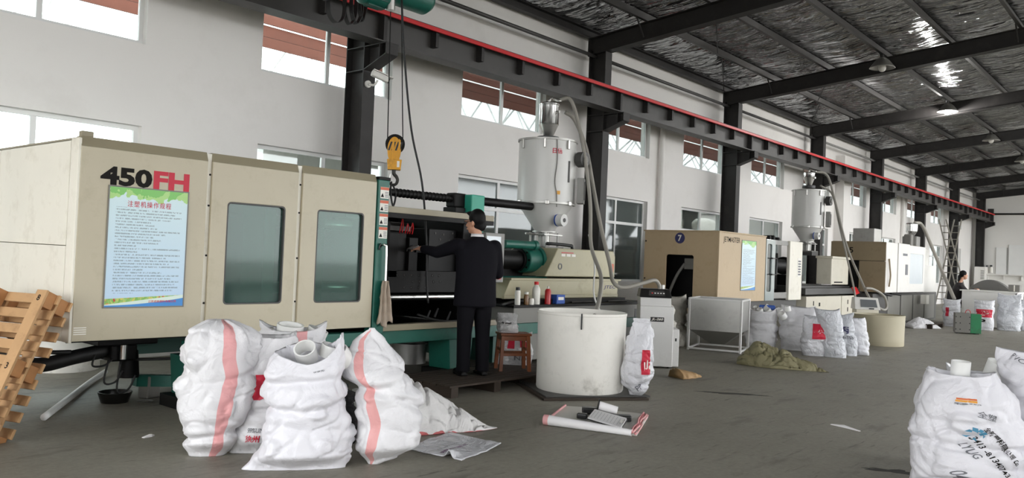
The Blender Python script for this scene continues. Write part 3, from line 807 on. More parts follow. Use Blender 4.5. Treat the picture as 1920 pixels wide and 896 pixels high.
# machine bed
MB().box(3.5, 10.6, F+.06, F+.20, .44, .575).build('bed_rail', 'green', m1, bevel=.006)
MB().box(3.5, 10.6, 7.9, 8.05, .30, .575).build('bed_rail', 'green_dark', m1)
MB().box(5.4, 7.9, F+.2, 7.95, .50, .57).build('bed_deck', 'shade_black', m1)
for x0, x1 in ((3.52, 3.86), (6.60, 6.98)):
    MB().hexa([(x0+.03, F+.08, .10), (x1-.03, F+.08, .10), (x1-.03, F+.42, .10), (x0+.03, F+.42, .10)], [(x0, F+.08, .44), (x1, F+.08, .44), (x1, F+.42, .44), (x0, F+.42, .44)]).build('bed_leg', 'green', m1, bevel=.006)
    MB().box(x0-.05, x1+.05, F+.06, F+.46, .0, .10).build('leg_pad', 'dark_iron', m1)
MB().hexa([(3.40, 7.15, .12), (4.4, 7.15, .02), (4.4, 7.25, .02), (3.40, 7.25, .12)], [(3.40, 7.15, .22), (4.4, 7.15, .12), (4.4, 7.25, .12), (3.40, 7.25, .22)]).build('brace', 'green', m1)
MB().box(7.5, 10.6, F+.22, 7.9, .1, .56).build('bed_body', 'green_dark', m1)
# moulds and platens in the opening: oily steel, colour darkened for shade inside the guards
MB().box(5.60, 5.78, 6.62, 7.85, .66, 1.72).build('moving_platen', 'shade_black', m1, bevel=.006)
MB().box(6.98, 7.20, 6.70, 7.85, .60, 1.90).build('fixed_platen', 'black_oily', m1, bevel=.006)
MB().box(5.5, 7.2, 7.9, 7.93, .57, 1.85).build('rear_guard', 'shade_black', m1)
mA = MB().box(5.80, 6.16, 6.78, 7.6, 1.0, 1.62).build('mould_half', 'dark_iron', m1, bevel=.008)
mB = MB().box(6.52, 6.97, 6.80, 7.6, 1.0, 1.68).build('mould_half', 'black_oily', m1, bevel=.008)
MB().box(5.84, 5.97, 6.70, 6.78, 1.12, 1.60).build('ejector_plate', 'dark_iron', mA, bevel=.004)
MB().box(6.17, 6.30, 6.74, 7.5, 1.16, 1.56).build('mould_core', 'dark_iron', mA, bevel=.004)
MB().box(6.26, 6.40, 6.72, 6.80, 1.40, 1.47).build('mould_lock', 'dark_iron', mA)
pl = MB().box(5.80, 6.97, 6.70, 6.80, .955, 1.195).build('hole_plate', 'dark_iron', m1, bevel=.004)
random.seed(3)
for row, zz in enumerate((1.145, 1.075, 1.01)):
    for q in range(7):
        if row == 2 and q in (0, 5, 6): continue
        if row == 1 and q in (0, 1): continue
        xx = 5.98+.105*q+ (.02 if row % 2 else 0)
        MB().lathe([(.017, 0), (.012, -.004), (.012, 0.0), (.017, 0.0)], (xx, 6.699, zz), 10, 'y').build('hole_rim', 'mid_iron', pl)
        MB().cyl((xx, 6.6985, zz), (xx, 6.705, zz), .012, n=10).build('bolt_hole', 'black_rubber', pl)
for q in range(5):
    xx = 5.93+.07*q; MB().cyl((xx, 6.775, 1.655-.004*q), (xx, 6.79, 1.655-.004*q), .012, n=8).build('bolt', 'mid_iron', mA)
MB().box(5.82, 6.2, 6.76, 6.80, 1.63, 1.68).build('clamp_strip', 'mid_iron', mA)
for xx, zz in ((6.75, 1.62), (6.85, 1.55), (6.9, 1.64), (6.8, 1.5), (6.7, 1.56), (6.9, 1.1), (6.62, 1.63)):
    MB().cyl((xx, 6.795, zz), (xx, 6.802, zz), .012, n=8).build('bolt_hole', 'mid_iron', mB)
MB().cyl((5.78, 6.76, .90), (7.0, 6.76, .90), .04, n=20).build('tie_bar', 'chrome', m1, smooth='auto')
MB().cyl((5.78, 7.6, .90), (7.0, 7.6, .90), .04, n=16).build('tie_bar', 'chrome', m1, smooth='auto')
MB().cyl((5.78, 7.6, 1.72), (7.0, 7.6, 1.72), .04, n=16).build('tie_bar', 'mid_iron', m1, smooth='auto')
for q, (xx, hh) in enumerate(((5.66, .10), (5.70, .13), (5.98, .16), (6.06, .11), (6.13, .12))):
    MB().tube([(xx, 6.70, 1.60), (xx-.01, 6.66, 1.60+hh*.7), (xx+.02, 6.68, 1.60+hh), (xx+.05, 6.70, 1.60+hh*.6), (xx+.055, 6.72, 1.60)], .006, 6).build('cooling_hose', 'red_plastic', m1, smooth=True)
MB().tube([(6.2, 6.6, .72), (6.4, 6.5, .66), (6.6, 6.46, .645), (6.85, 6.45, .66), (6.95, 6.5, .72)], .014).build('oil_hose', 'black_rubber', m1, smooth=True)
for xx, zz in ((6.3, .72), (6.42, .74), (6.62, .70), (6.78, .75)):
    MB().cyl((xx, 6.55, zz-.05), (xx+.03, 6.53, zz+.05), .014, .010, n=10).build('hose_coupling', 'black_rubber', m1, smooth='auto')
MB().cyl((6.84, 6.42, .68), (6.93, 6.40, .80), .022, .03, n=12).build('red_nozzle', 'red_plastic', m1, smooth='auto')
# ball screw bar above the opening, clamp and green platen top
bar_ = MB().cyl((6.15, 7.2, 2.08), (8.83, 7.2, 2.105), .042, n=16).build('screw_bar', 'dark_iron', m1, smooth='auto')
for q in range(16):
    xx = 6.35+.06*q; MB().lathe([(.042, -.018), (.052, -.006), (.052, .006), (.042, .018)], (xx, 7.2, 2.082+.0003*q), 16, 'x').build('screw_rib', 'dark_iron', bar_, smooth='auto')
MB().cyl((7.60, 7.2, 2.095), (8.83, 7.2, 2.105), .056, n=16).build('sleeve', 'black_oily', bar_, smooth='auto')
MB().box(7.24, 7.46, 7.12, 7.28, 1.98, 2.16).build('bar_clamp', 'dark_iron', m1, bevel=.02)
MB().box(7.22, 7.40, 7.08, 7.30, 1.86, 1.98).build('clamp_foot', 'dark_iron', m1, bevel=.01)
MB().box(6.35, 7.3, 6.95, 7.25, 1.87, 1.90).build('slide_plate', 'dark_iron', m1)
MB().box(7.42, 7.66, 7.0, 7.14, 1.3, 2.15).build('platen_head', 'green_bright', m1, bevel=.012)
MB().box(5.60, 5.85, 7.15, 7.4, 1.75, 2.08).build('platen_top', 'green', m1, bevel=.01)
# control panel
cp = MB().box(7.16, 7.50, 6.50, 6.58, 1.08, 1.67).build('control_panel', 'grey_paint', m1, bevel=.008)
MB().box(7.17, 7.425, 6.494, 6.501, 1.45, 1.63).build('screen', 'screen_light', cp)
MB().box(7.17, 7.425, 6.494, 6.501, 1.22, 1.42).build('keypad', 'label_white', cp)
for a in range(5):
    for b in range(4): MB().box(7.19+.048*a, 7.225+.048*a, 6.489, 6.494, 1.235+.045*b, 1.265+.045*b).build('key', 'ink_grey', cp)
MB().cyl((7.40, 6.50, 1.145), (7.40, 6.465, 1.145), .028, n=16).build('stop_button', 'red_plastic', cp, smooth='auto')
MB().cyl((7.33, 6.50, 1.145), (7.33, 6.475, 1.145), .016, n=12).build('blue_button', 'box_blue', cp, smooth='auto')
MB().box(7.28, 7.34, 6.58, 6.8, 1.2, 1.3).build('panel_arm', 'dark_grey', m1)
# injection unit
MB().lathe([(.13, 7.85), (.13, 8.50), (.155, 8.50), (.155, 8.82), (.13, 8.82), (.13, 9.3)], (0, 7.15, 1.36), 24, 'x').build('barrel', 'black_oily', m1, smooth='auto')
fl = MB().lathe([(.06, 8.55), (.165, 8.55), (.175, 8.56), (.175, 8.80), (.20, 8.80), (.20, 8.86), (.06, 8.86)], (0, 7.10, 1.36), 28, 'x').build('cylinder_flange', 'green', m1, smooth='auto')
for q in range(8):
    a = 2*pi*q/8; MB().cyl((8.54, 7.10+.14*cos(a), 1.36+.14*sin(a)), (8.56, 7.10+.14*cos(a), 1.36+.14*sin(a)), .014, n=8).build('flange_bolt', 'dark_iron', fl)
MB().lathe([(.0, 8.0), (.055, 8.0), (.055, 8.60), (.07, 8.60), (.07, 8.66), (.0, 8.66)], (0, 6.95, 1.56), 16, 'x').build('shift_cylinder', 'green', m1, smooth='auto')
MB().cyl((7.5, 6.95, 1.10), (8.9, 6.95, 1.10), .045, n=14).build('shift_cylinder', 'green_dark', m1, smooth='auto')
MB().cyl((7.4, 6.95, 1.15), (8.0, 6.95, 1.15), .012, n=10).build('guide_rod', 'chrome', m1, smooth='auto')
MB().box(7.9, 9.0, 7.2, 7.6, 1.12, 1.30).build('carriage', 'black_oily', m1)
y0, y1 = 6.80, 7.62
cv = MB().prism([(8.70, 1.15), (10.40, 1.15), (10.40, 1.46), (10.34, 1.54), (8.97, 1.54)], 'y', y0, y1).build('injection_cover', 'cream_olive', m1, bevel=.012)
MB().box(9.05, 9.33, y0-.002, y0+.001, 1.475, 1.487).build('red_stripe', 'ink_red', cv)
for q in range(3): MB().box(9.05+.12*q, 9.14+.12*q, y0-.002, y0+.001, 1.43, 1.465).build('small_label', 'label_white', cv)
MB().lathe([(.028, -.006), (.045, -.006), (.045, 0), (.028, 0)], (9.03, y0, 1.29), 18, 'y', closed=True).build('lock_ring', 'black_plastic', cv)
MB().box(10.29, 10.36, y0-.002, y0+.001, 1.22, 1.35).build('red_label', 'label_orange', cv)
sk = MB().prism([(7.83, .865), (10.46, .865), (10.48, 1.11), (7.97, 1.11)], 'y', 6.78, 7.7).build('injection_skirt', 'cream_olive', m1, bevel=.008)
MB().box(7.96, 10.52, 6.76, 7.7, 1.095, 1.125).build('skirt_lip', 'cream_olive', sk, bevel=.004)
MB().box(7.83, 10.44, 6.755, 6.80, .86, .905).build('skirt_foot', 'cream_olive', sk, bevel=.004)
lettering('maker_print', 'B JTEC', .1, lambda a, b: (10.20+a, 6.7775, 1.0+b), 'ink_navy', sk, bold=.01, shear=.2, box=(.42, .06))
bp_ = MB().box(7.75, 10.95, 6.52, 7.9, .10, .77).build('base_cabinet', 'mid_grey', m1, bevel=.01)
MB().box(7.70, 11.0, 6.48, 7.95, .77, .80).build('base_top', 'black_oily', m1, bevel=.005)
MB().box(10.55, 10.73, 6.515, 6.525, .47, .70).build('cabinet_vent', 'black_plastic', bp_)
MB().box(8.2, 10.4, 6.6, 7.3, .80, .86).build('base_plinth', 'dark_iron', m1)
MB().tube([(8.72, 6.85, .87), (8.3, 6.7, .84), (7.9, 6.65, .83), (7.6, 6.6, .80)], .02).build('base_hose', 'black_rubber', m1, smooth=True)
# pneumatic pipe over the cover
MB().tube([(8.97, 7.0, 1.60), (9.2, 7.0, 1.60), (9.50, 7.0, 1.59), (9.56, 7.0, 1.585), (9.57, 7.0, 1.53)], .022, 8, 2).build('air_pipe', 'black_rubber', m1, smooth=True)

# mechanism and hoses below the first panel
mech = T('clamp_lubricator', 'black oily pump block with hoses hanging under the cream machine', 'machine part', (3.2, 7.0, .62))
MB().box(2.95, 3.45, 6.9, 7.4, .52, .62).build('bracket', 'black_oily', mech, bevel=.01)
MB().box(3.08, 3.30, 6.95, 7.2, .38, .52).build('pump_block', 'black_oily', mech, bevel=.015)
MB().cyl((3.17, 6.93, .40), (3.17, 6.93, .52), .028, n=12).build('plunger', 'steel_polished', mech, smooth='auto')
MB().cyl((3.30, 7.1, .22), (3.30, 7.1, .45), .09, .07, n=16).build('motor', 'black_oily', mech, smooth='auto')
for a, b_ in (((2.95, 6.95, .45), (3.02, 6.93, .36)), ((3.05, 6.93, .40), (3.1, 6.9, .22)), ((3.14, 6.9, .38), (3.2, 6.88, .15))):
    MB().tube([a, ((a[0]+b_[0])/2-.05, a[1], b_[2]), b_, (b_[0]+.06, b_[1], (a[2]+b_[2])/2)], .008, 6).build('thin_hose', 'black_rubber', mech, smooth=True)
MB().tube([(2.1, 7.6, .62), (2.35, 7.4, .42), (2.6, 7.2, .36), (2.85, 7.1, .42), (3.1, 7.05, .47)], .06, 12).build('fat_hose', 'black_rubber', mech, smooth=True)
MB().tube([(2.3, 7.35, .70), (2.45, 7.2, .56), (2.62, 7.1, .48), (2.8, 7.05, .47)], .018).build('cable', 'black_rubber', mech, smooth=True)
MB().tube([(3.3, 7.0, .38), (3.6, 6.8, .40), (4.0, 6.75, .46)], .012).build('cable', 'black_rubber', mech, smooth=True)

# ------------------------------------------------------------------ hopper dryers
def hopper(name, label, x, y, zb, zt, R, zc, rc, can_r, can_z, sc=1., tall=True, mat='hopper_grey', brand=True):
    t = T(name, label, 'hopper', (x, y, zc))
    va = atan2(-y, -x)                        # towards the open floor
    def at(ang, r, z): return (x+r*cos(va+ang), y+r*sin(va+ang), z)
    b = MB().lathe([(R, zb), (R, zt-.01), (R-.01, zt)], (x, y, 0), 48).build('drum', mat, t, smooth='auto')
    MB().lathe([(rc, zc), (R*.98, zb-.001)], (x, y, 0), 48).build('cone', mat, t, smooth='auto')
    for z in (zb, zt): MB().lathe([(R-.005, z-.018), (R+.018, z-.015), (R+.018, z+.012), (R-.005, z+.015)], (x, y, 0), 48).build('rim', 'galvanised', t, smooth='auto')
    MB().lathe([(R-.01, zt+.012), (.3*R, zt+.035), (.01, zt+.04)], (x, y, 0), 40).build('lid', mat, t, smooth='auto')
    for a in (-.95, -.1, .75):
        MB().obox(at(a, R+.015, zt-.07), (.03, .03, .13), Matrix.Rotation(va+a, 3, 'Z')).build('latch', 'steel_polished', b, bevel=.006)
    for a in (-1.0, .05, .9):
        MB().obox(at(a, R+.02, zb), (.035, .05, .06), Matrix.Rotation(va+a, 3, 'Z')).build('band_clip', 'steel_polished', b, bevel=.008)
    # window strips and cable
    MB().obox(at(.85, R+.002, (zb+zt)/2+.05*0), (.012, .03, .30), Matrix.Rotation(va+.85, 3, 'Z')).build('sight_glass', 'dark_grey', b)
    # vacuum loader on the lid
    c0, c1, c2, c3 = can_z
    MB().lathe([(can_r*1.15, c3-.06), (can_r*1.15, c3)], (x, y, 0), 24).build('loader_base', 'black_plastic', t)
    MB().lathe([(can_r*.45, c3), (can_r, c2)], (x, y, 0), 28).build('loader_funnel', 'steel_polished', t, smooth='auto')
    MB().lathe([(can_r, c2), (can_r*1.04, c2+.01), (can_r, c2+.02), (can_r, c1-.02), (can_r*1.06, c1-.01), (can_r*1.06, c1), (can_r*.9, c1+.02), (.01, c1+.03)], (x, y, 0), 28).build('loader_can', 'chrome', t, smooth='auto')
    MB().tube([(x, y, c1+.02), (x, y, c1+.07), (x+.05, y-.03, c1+.09), at(.9, can_r*1.4, c1+.03)], .022*sc, 8).build('elbow', 'steel_polished', t, smooth=True)
    MB().cyl(at(.9, can_r*.9, c1-.12), at(.9, can_r*1.35, c1-.12), .022*sc, n=10).build('inlet', 'steel_polished', t, smooth='auto')
    # throat, slide gate
    MB().lathe([(rc*1.25, zc-.02), (rc*1.25, zc)], (x, y, 0), 24).build('throat_flange', 'galvanised', t, smooth='auto')
    MB().box(x-rc*1.5, x+rc*1.5, y-rc*1.2, y+rc*1.2, zc-.06, zc-.045).build('slide_gate', 'galvanised', t)
    MB().cyl((x-rc*3, y, zc-.05), (x-rc*1.4, y, zc-.05), .012, n=8).build('gate_handle', 'steel_polished', t)
    for sx in (-1, 1):
        for sy in (-1, 1): MB().cyl((x+sx*rc, y+sy*rc, zc-.22), (x+sx*rc, y+sy*rc, zc-.02), .016, n=8).build('stand_off', 'galvanised', t)
    MB().box(x-rc*1.5, x+rc*1.5, y-rc*1.4, y+rc*1.4, zc-.25, zc-.22).build('mount_plate', 'mid_grey', t)
    MB().lathe([(rc*.6, zc-.22), (rc*.6, zc-.02)], (x, y, 0), 16).build('throat', 'galvanised', t, smooth='auto')
    # blower on the side and its control box
    bx, by, bz = at(1.35, R+.10, zb+(zt-zb)*.72)
    bl = MB().cyl((bx, by-.05, bz), (bx, by+.06, bz), .11*sc, n=24).build('blower', 'dark_grey', t, smooth='auto')
    MB().cyl((bx, by-.07, bz), (bx, by-.05, bz), .05*sc, n=16).build('blower_cap', 'mid_grey', bl, smooth='auto')
    cx, cy, cz = at(1.45, R+.09, zb+(zt-zb)*.22)
    bo = MB().obox((cx, cy, cz), (.10, .24, .36*sc), Matrix.Rotation(va+1.45, 3, 'Z')).build('control_box', 'grey_paint', t, bevel=.008)
    MB().obox(at(1.45, R+.145, zb+(zt-zb)*.22), (.006, .17, .26*sc), Matrix.Rotation(va+1.45, 3, 'Z')).build('box_door', 'dark_grey', bo)
    # lower fan on the cone
    fx, fy, fz = at(.75, (R+rc)/2+.09, (zc+zb)/2-.04)
    fn_ = MB().cyl((fx, fy-.03, fz), (fx, fy+.07, fz), .085*sc, n=20).build('cone_fan', 'pale_grey', t, smooth='auto')
    MB().cyl((fx, fy-.035, fz), (fx, fy-.03, fz), .03*sc, n=12).build('fan_hub', 'dark_grey', fn_)
    MB().lathe([(.06*sc, .07), (.088*sc, .07), (.088*sc, .09), (.06*sc, .09)], (fx, fy, fz), 20, 'y', closed=True).build('fan_ring', 'box_blue', fn_)
    if brand:
        def on(a0, z0):
            return lambda a, b: at(a0+a/R, R+.0025, z0+b)
        lettering('maker_print', '日信', .08, on(.35, zt-.17), 'ink_red', b, bold=.02)
        q = MB().obox(at(.42, R+.002, zb+.14), (.006, .06, .05), Matrix.Rotation(va+.42, 3, 'Z')).build('yellow_tag', 'yellow_hook', b)
        MB().tube([at(.3, R+.01, zt), at(.34, R+.01, zt-.3), at(.28, R+.012, zb+.3), at(.36, R+.012, zb+.12), at(.38, R+.01, zb-.06)], .007, 6).build('drum_cable', 'mid_grey', b, smooth=True)
    return t, at
hp1, at1 = hopper('hopper_dryer', 'large white hopper dryer with shiny steel loader on the nearest machine', 9.22, 7.25, 2.17, 3.06, .41, 1.78, .14, .14, (0, 3.60, 3.30, 3.13))
hp2, at2 = hopper('hopper_dryer', 'grey hopper dryer with cone foot above the tan machine marked 7', 19.4, 7.3, 2.39, 3.26, .37, 2.05, .14, .13, (0, 3.68, 3.57, 3.38), brand=False)
# hoses of the hoppers
def hose(label, pts, r, mat='hose_grey', n=10, sub=8):
    mb = MB(); P = smooth_path(pts, sub)
    o = MB().tube(P, lambda t: r*(1+.0*t), n, 1).build('suction_hose', mat, smooth=True); tag(o, label, 'hose', 'suction hoses of the hoppers')
    return o
hose('corrugated hose arching from the white hopper loader down into the white drum', [(9.28, 7.12, 3.66), (9.36, 7.0, 3.68), (9.40, 6.9, 3.45), (9.42, 6.75, 2.9), (9.40, 6.6, 2.2), (9.25, 6.45, 1.6), (8.85, 6.0, 1.2), (8.1, 5.5, .93), (7.62, 5.22, .80), (7.4, 5.1, .62), (7.3, 5.05, .40)], .027)
hose('corrugated hose falling from the white hopper side across to the grey floor dryer', [(9.37, 7.08, 3.50), (9.50, 7.0, 3.40), (9.60, 6.85, 3.0), (9.62, 6.7, 2.4), (9.55, 6.5, 1.85), (9.35, 6.2, 1.35), (9.15, 6.0, 1.12), (9.25, 5.9, 1.05), (9.5, 5.75, 1.12), (9.66, 5.68, 1.16), (9.75, 5.66, 1.10), (9.77, 5.66, 1.02)], .027)
hose('thin white hose dropping beside the grey ones behind the white drum', [(9.40, 6.6, 1.75), (9.35, 6.45, 1.35), (9.0, 6.2, .95), (8.9, 6.0, .7)], .012, 'pvc_white', 8)
hose('hose looping down from the second hopper to the white sacks', [(19.45, 7.2, 3.72), (19.75, 7.0, 3.65), (19.8, 6.8, 3.0), (19.75, 6.5, 2.0), (19.6, 6.1, 1.2), (19.4, 5.8, .75), (19.6, 5.6, .55), (19.9, 5.6, .62), (20.0, 5.7, .85), (19.7, 5.85, 1.0), (19.3, 5.9, 1.02)], .028)
hose('second thin hose hanging from the grey hopper beside the looping one', [(19.6, 7.1, 3.4), (19.85, 6.9, 3.2), (19.8, 6.7, 2.5), (19.6, 6.4, 1.6), (19.45, 6.2, 1.0), (19.4, 6.1, .5)], .022)

# ------------------------------------------------------------------ tan machine marked 7
Y7 = 6.60
m2 = T('injection_machine', 'tan injection moulding machine marked 7 behind the white sacks', 'machine', (13.4, Y7, 0))
MB().box(13.43, 15.41, Y7, Y7+.03, .74, 1.985).build('front_panel', 'tan', m2, bevel=.006)
ed = MB().ring(rect_like(6.62, 8.12, .5, 1.985, 6), rrect(7.09, 7.65, .60, 1.56, .04), 'x', 13.40, 13.43).build('end_panel', 'tan', m2, bevel=.004)
MB().box(13.385, 13.44, Y7-.01, Y7+.03, .72, 2.0).build('corner_edge', 'tan', m2, bevel=.006)
MB().box(13.385, 15.42, Y7-.01, 8.14, 1.985, 2.01).build('top_panel', 'tan', m2, bevel=.004)
MB().box(13.43, 15.41, 8.1, 8.12, .5, 1.985).build('rear_panel', 'tan_brown', m2)
MB().box(13.45, 17.3, Y7+.1, 8.0, .60, .74).build('bed', 'dark_grey', m2)
MB().box(13.75, 15.4, Y7+.15, 8.05, .74, 1.9).build('clamp_unit', 'black_oily', m2)
MB().box(13.6, 13.7, 7.12, 7.38, 1.30, 1.50).build('toggle_box', 'mid_grey', m2, bevel=.005)
MB().tube([(13.62, 7.38, 1.40), (13.58, 7.5, 1.2), (13.58, 7.62, .95), (13.6, 7.7, .75)], .03).build('toggle_hose', 'mid_grey', m2, smooth=True)
MB().cyl((13.68, 7.15, 1.0), (13.74, 7.15, 1.0), .09, n=18).build('toggle_wheel', 'dark_iron', m2)
for z in (1.1, 1.8): MB().cyl((13.395, 8.09, z), (13.405, 8.09, z), .015, n=8).build('bolt', 'dark_iron', ed)
bd = MB().cyl((13.397, 7.38, 1.865), (13.401, 7.38, 1.865), .10, n=32).build('badge', 'ink_navy', ed)
lettering('badge_number', '7', .15, lambda a, b: (13.3955, 7.38-a, 1.865+b), 'label_white', bd, bold=.03, box=(.075, .115))
lettering('name_print', 'JETMASTER', .12, lambda a, b: (13.90+a, Y7-.002, 1.855+b), 'ink_black', m2, bold=.003, box=(.68, .125))
notice(m2, 14.32, 14.95, .95, 1.88, Y7-.003, 'notice_print_small', 'narrow pale notice with rows of writing on the tan machine', False)
# sliding door with plastic window, opening, cream post
MB().ring(rect_like(15.44, 15.88, .74, 1.95, 6), rrect(15.50, 15.72, .92, 1.86, .05), 'y', Y7, Y7+.03).build('sliding_door', 'glass_cup', m2, bevel=.004)
MB().box(15.48, 15.74, Y7+.02, Y7+.024, .90, 1.88).build('door_pane', 'pane_dusty', m2)
MB().tube([(15.62, Y7, 1.58), (15.62, Y7-.05, 1.58), (15.84, Y7-.05, 1.58), (15.84, Y7-.05, 1.26), (15.62, Y7-.05, 1.26), (15.62, Y7, 1.26)], .014, 6, 1).build('door_handle', 'black_plastic', m2)
MB().box(15.88, 16.62, Y7+.02, Y7+.06, 1.86, 1.95).build('door_rail', 'grey_paint', m2)
MB().box(15.88, 16.62, Y7+.02, Y7+.06, .78, .90).build('door_rail', 'grey_paint', m2)
MB().box(15.88, 16.6, Y7+.45, Y7+.5, .7, 1.9).build('mould_back', 'black_oily', m2)
MB().box(16.0, 16.5, Y7+.2, Y7+.45, .95, 1.7).build('mould_half', 'black_oily', m2, bevel=.01)
MB().box(16.58, 17.26, Y7-.02, Y7+.05, .74, 1.96).build('platen_cover', 'cream_light', m2, bevel=.01)
MB().box(17.0, 17.2, Y7-.025, Y7-.018, 1.22, 1.62).build('cover_panel', 'label_white', m2)
for q in range(6): MB().box(17.03, 17.17, Y7-.028, Y7-.024, 1.26+.055*q, 1.29+.055*q).build('panel_key', 'ink_grey', m2)
for xx, zz in ((15.9, 1.99), (16.1, 2.0), (16.35, 1.97)): MB().obox((xx, Y7+.2, zz), (.2, .16, .1), Matrix.Rotation(.3, 3, 'Z')).build('valve_block', 'black_oily', m2, bevel=.02)
MB().box(17.26, 21.0, Y7+.2, 8.0, .9, 1.02).build('injection_base', 'dark_grey', m2)
MB().box(17.5, 21.3, Y7-.02, 7.9, .84, .98).build('base_rail', 'dark_grey', m2, bevel=.008)
MB().cyl((17.26, 7.3, 1.45), (18.6, 7.3, 1.45), .14, n=20).build('barrel', 'black_oily', m2, smooth='auto')
MB().box(17.5, 18.4, 7.0, 7.6, 1.0, 1.25).build('carriage', 'black_oily', m2)
MB().lathe([(.05, 18.0), (.2, 18.0), (.2, 18.1), (.05, 18.1)], (0, 7.3, 1.45), 20, 'x').build('barrel_flange', 'dark_iron', m2, smooth='auto')
ic = MB().box(19.25, 20.42, Y7+.05, 7.0, 1.06, 1.68).build('injection_cover', 'off_white', m2, bevel=.015)
MB().box(19.45, 20.0, Y7+.042, Y7+.05, 1.10, 1.13).build('cover_slot', 'ink_black', ic)
MB().box(19.22, 20.46, Y7+.02, 7.02, 1.66, 1.72).build('cover_lid', 'off_white', ic, bevel=.01)
for a, b_, z in ((17.62, 19.83, .80), (19.87, 20.76, .80)):
    cab = MB().box(a, b_, Y7, 7.8, .05, z).build('base_cabinet', 'off_white', m2, bevel=.008)
    MB().box(a+.75, a+.82, Y7-.006, Y7, .58, .66).build('cabinet_latch', 'ink_black', cab)
    MB().box(a+.4, a+.44, Y7-.006, Y7, .42, .52).build('cabinet_latch', 'ink_black', cab)
    MB().box(a+.40, a+.44, Y7-.006, Y7, .60, .70).build('cabinet_latch', 'ink_black', cab)
MB().box(19.2, 19.6, 7.1, 7.5, 1.72, 1.82).build('hopper_seat', 'dark_grey', m2)

# ------------------------------------------------------------------ brown and white machine marked 5
Y5 = 6.0
m3 = T('injection_machine', 'brown and white injection moulding machine marked 5 beyond the tan one', 'machine', (21.1, Y5, 0))
MB().box(21.10, 21.14, Y5, 7.32, 1.67, 2.13).build('end_panel', 'tan_brown', m3, bevel=.006)
MB().box(21.10, 21.14, Y5, 6.62, .90, 1.66).build('end_panel', 'tan_brown', m3, bevel=.006)
MB().box(21.14, 24.7, Y5+.05, 7.3, 2.12, 2.14).build('top_panel', 'tan_brown', m3)
MB().box(21.2, 24.6, 6.7, 7.3, .6, 2.1).build('clamp_unit', 'black_oily', m3)
MB().box(21.11, 22.10, Y5, Y5+.03, .90, 2.14).build('front_panel', 'white_paint', m3, bevel=.008)
MB().box(22.12, 23.12, Y5-.02, Y5+.03, .90, 2.15).build('front_door', 'white_paint', m3, bevel=.008)
MB().ring(rect_like(23.14, 24.72, .90, 2.13, 6), rrect(23.25, 24.55, 1.12, 1.92, .04), 'y', Y5, Y5+.03).build('front_door', 'white_paint', m3, bevel=.006)
MB().box(23.2, 24.6, Y5+.012, Y5+.016, 1.1, 1.95).build('door_pane', 'screen_light', m3)
lettering('side_number', '5', .2, lambda a, b: (21.098, 6.82-a, 1.92+b), 'ink_black', m3, bold=.02, box=(.10, .14))
MB().box(22.5, 22.9, Y5-.024, Y5-.018, 1.84, 1.90).build('maker_plate', 'ink_grey', m3)
MB().box(22.75, 22.95, Y5-.03, Y5-.02, 1.35, 1.62).build('door_handle', 'ink_grey', m3)
MB().tube([(21.32, Y5-.02, 1.73), (21.30, Y5-.05, 1.5), (21.36, Y5-.05, 1.3), (21.30, Y5-.04, 1.05)], .02).build('cable_bundle', 'tan_brown', m3, smooth=True)
MB().box(21.2, 27.4, Y5+.3, 7.3, .05, .86).build('bed', 'dark_grey', m3, bevel=.01)
for a in (22.4, 23.6, 24.8, 26.0): MB().box(a, a+1.1, Y5+.285, Y5+.30, .1, .8).build('bed_panel', 'mid_grey', m3, bevel=.006)
MB().tube([(21.6, Y5+.2, .88), (22.0, Y5+.1, .82), (22.4, Y5+.2, .87), (22.9, Y5+.12, .83)], .03).build('bed_hose', 'black_rubber', m3, smooth=True)
MB().cyl((24.7, 6.7, 1.45), (26.6, 6.7, 1.45), .13, n=18).build('barrel', 'steel_polished', m3, smooth='auto')
MB().box(25.9, 27.3, 6.3, 7.2, .86, 1.65).build('injection_cover', 'white_paint', m3, bevel=.015)
MB().box(24.75, 24.95, Y5+.1, Y5+.3, .95, 1.55).build('control_panel', 'white_paint', m3, bevel=.01)
MB().box(24.80, 24.93, Y5+.06, Y5+.1, 1.12, 1.36).build('control_screen', 'black_plastic', m3)
MB().box(25.2, 25.5, Y5+.05, Y5+.2, .55, .80).build('hanging_card', 'label_white', m3)
ld = T('vacuum_loader', 'small chrome vacuum loader on top of the machine marked 5', 'loader', (25.9, 6.75, 2.15))
x, y = 26.4, 6.8
MB().lathe([(.16, 2.66), (.17, 2.86), (.14, 2.90), (.01, 2.91)], (x, y, 0), 20).build('can', 'chrome', ld, smooth='auto')
MB().lathe([(.07, 2.50), (.16, 2.66)], (x, y, 0), 20).build('funnel', 'chrome', ld, smooth='auto')
MB().box(x-.2, x+.2, y-.2, y+.2, 2.15, 2.50).build('hopper_box', 'grey_paint', ld, bevel=.02)
MB().box(x-.45, x-.2, y-.12, y+.1, 2.15, 2.55).build('motor', 'mid_grey', ld, bevel=.04)
MB().box(x-.5, x+.4, y-.4, y+.4, 1.64, 2.15).build('stand', 'white_paint', ld, bevel=.02)
hose('hose running from the small chrome loader down into the far sack', [(26.5, 6.75, 2.92), (26.75, 6.6, 2.85), (26.7, 6.3, 2.2), (26.2, 5.9, 1.5), (25.4, 5.5, 1.0), (25.0, 5.3, .75)], .05)
o = T('metal_cabinet', 'grey metal cabinet standing on top of the machine marked 5', 'cabinet', (22.0, 6.55, 2.14))
MB().box(22.0, 22.6, 6.55, 7.08, 2.14, 2.51).build('body', 'galvanised', o, bevel=.006)
MB().box(21.99, 22.0, 6.82, 7.07, 2.15, 2.50).build('door', 'galvanised', o); MB().box(21.99, 22.0, 6.56, 6.80, 2.15, 2.50).build('door', 'galvanised', o)
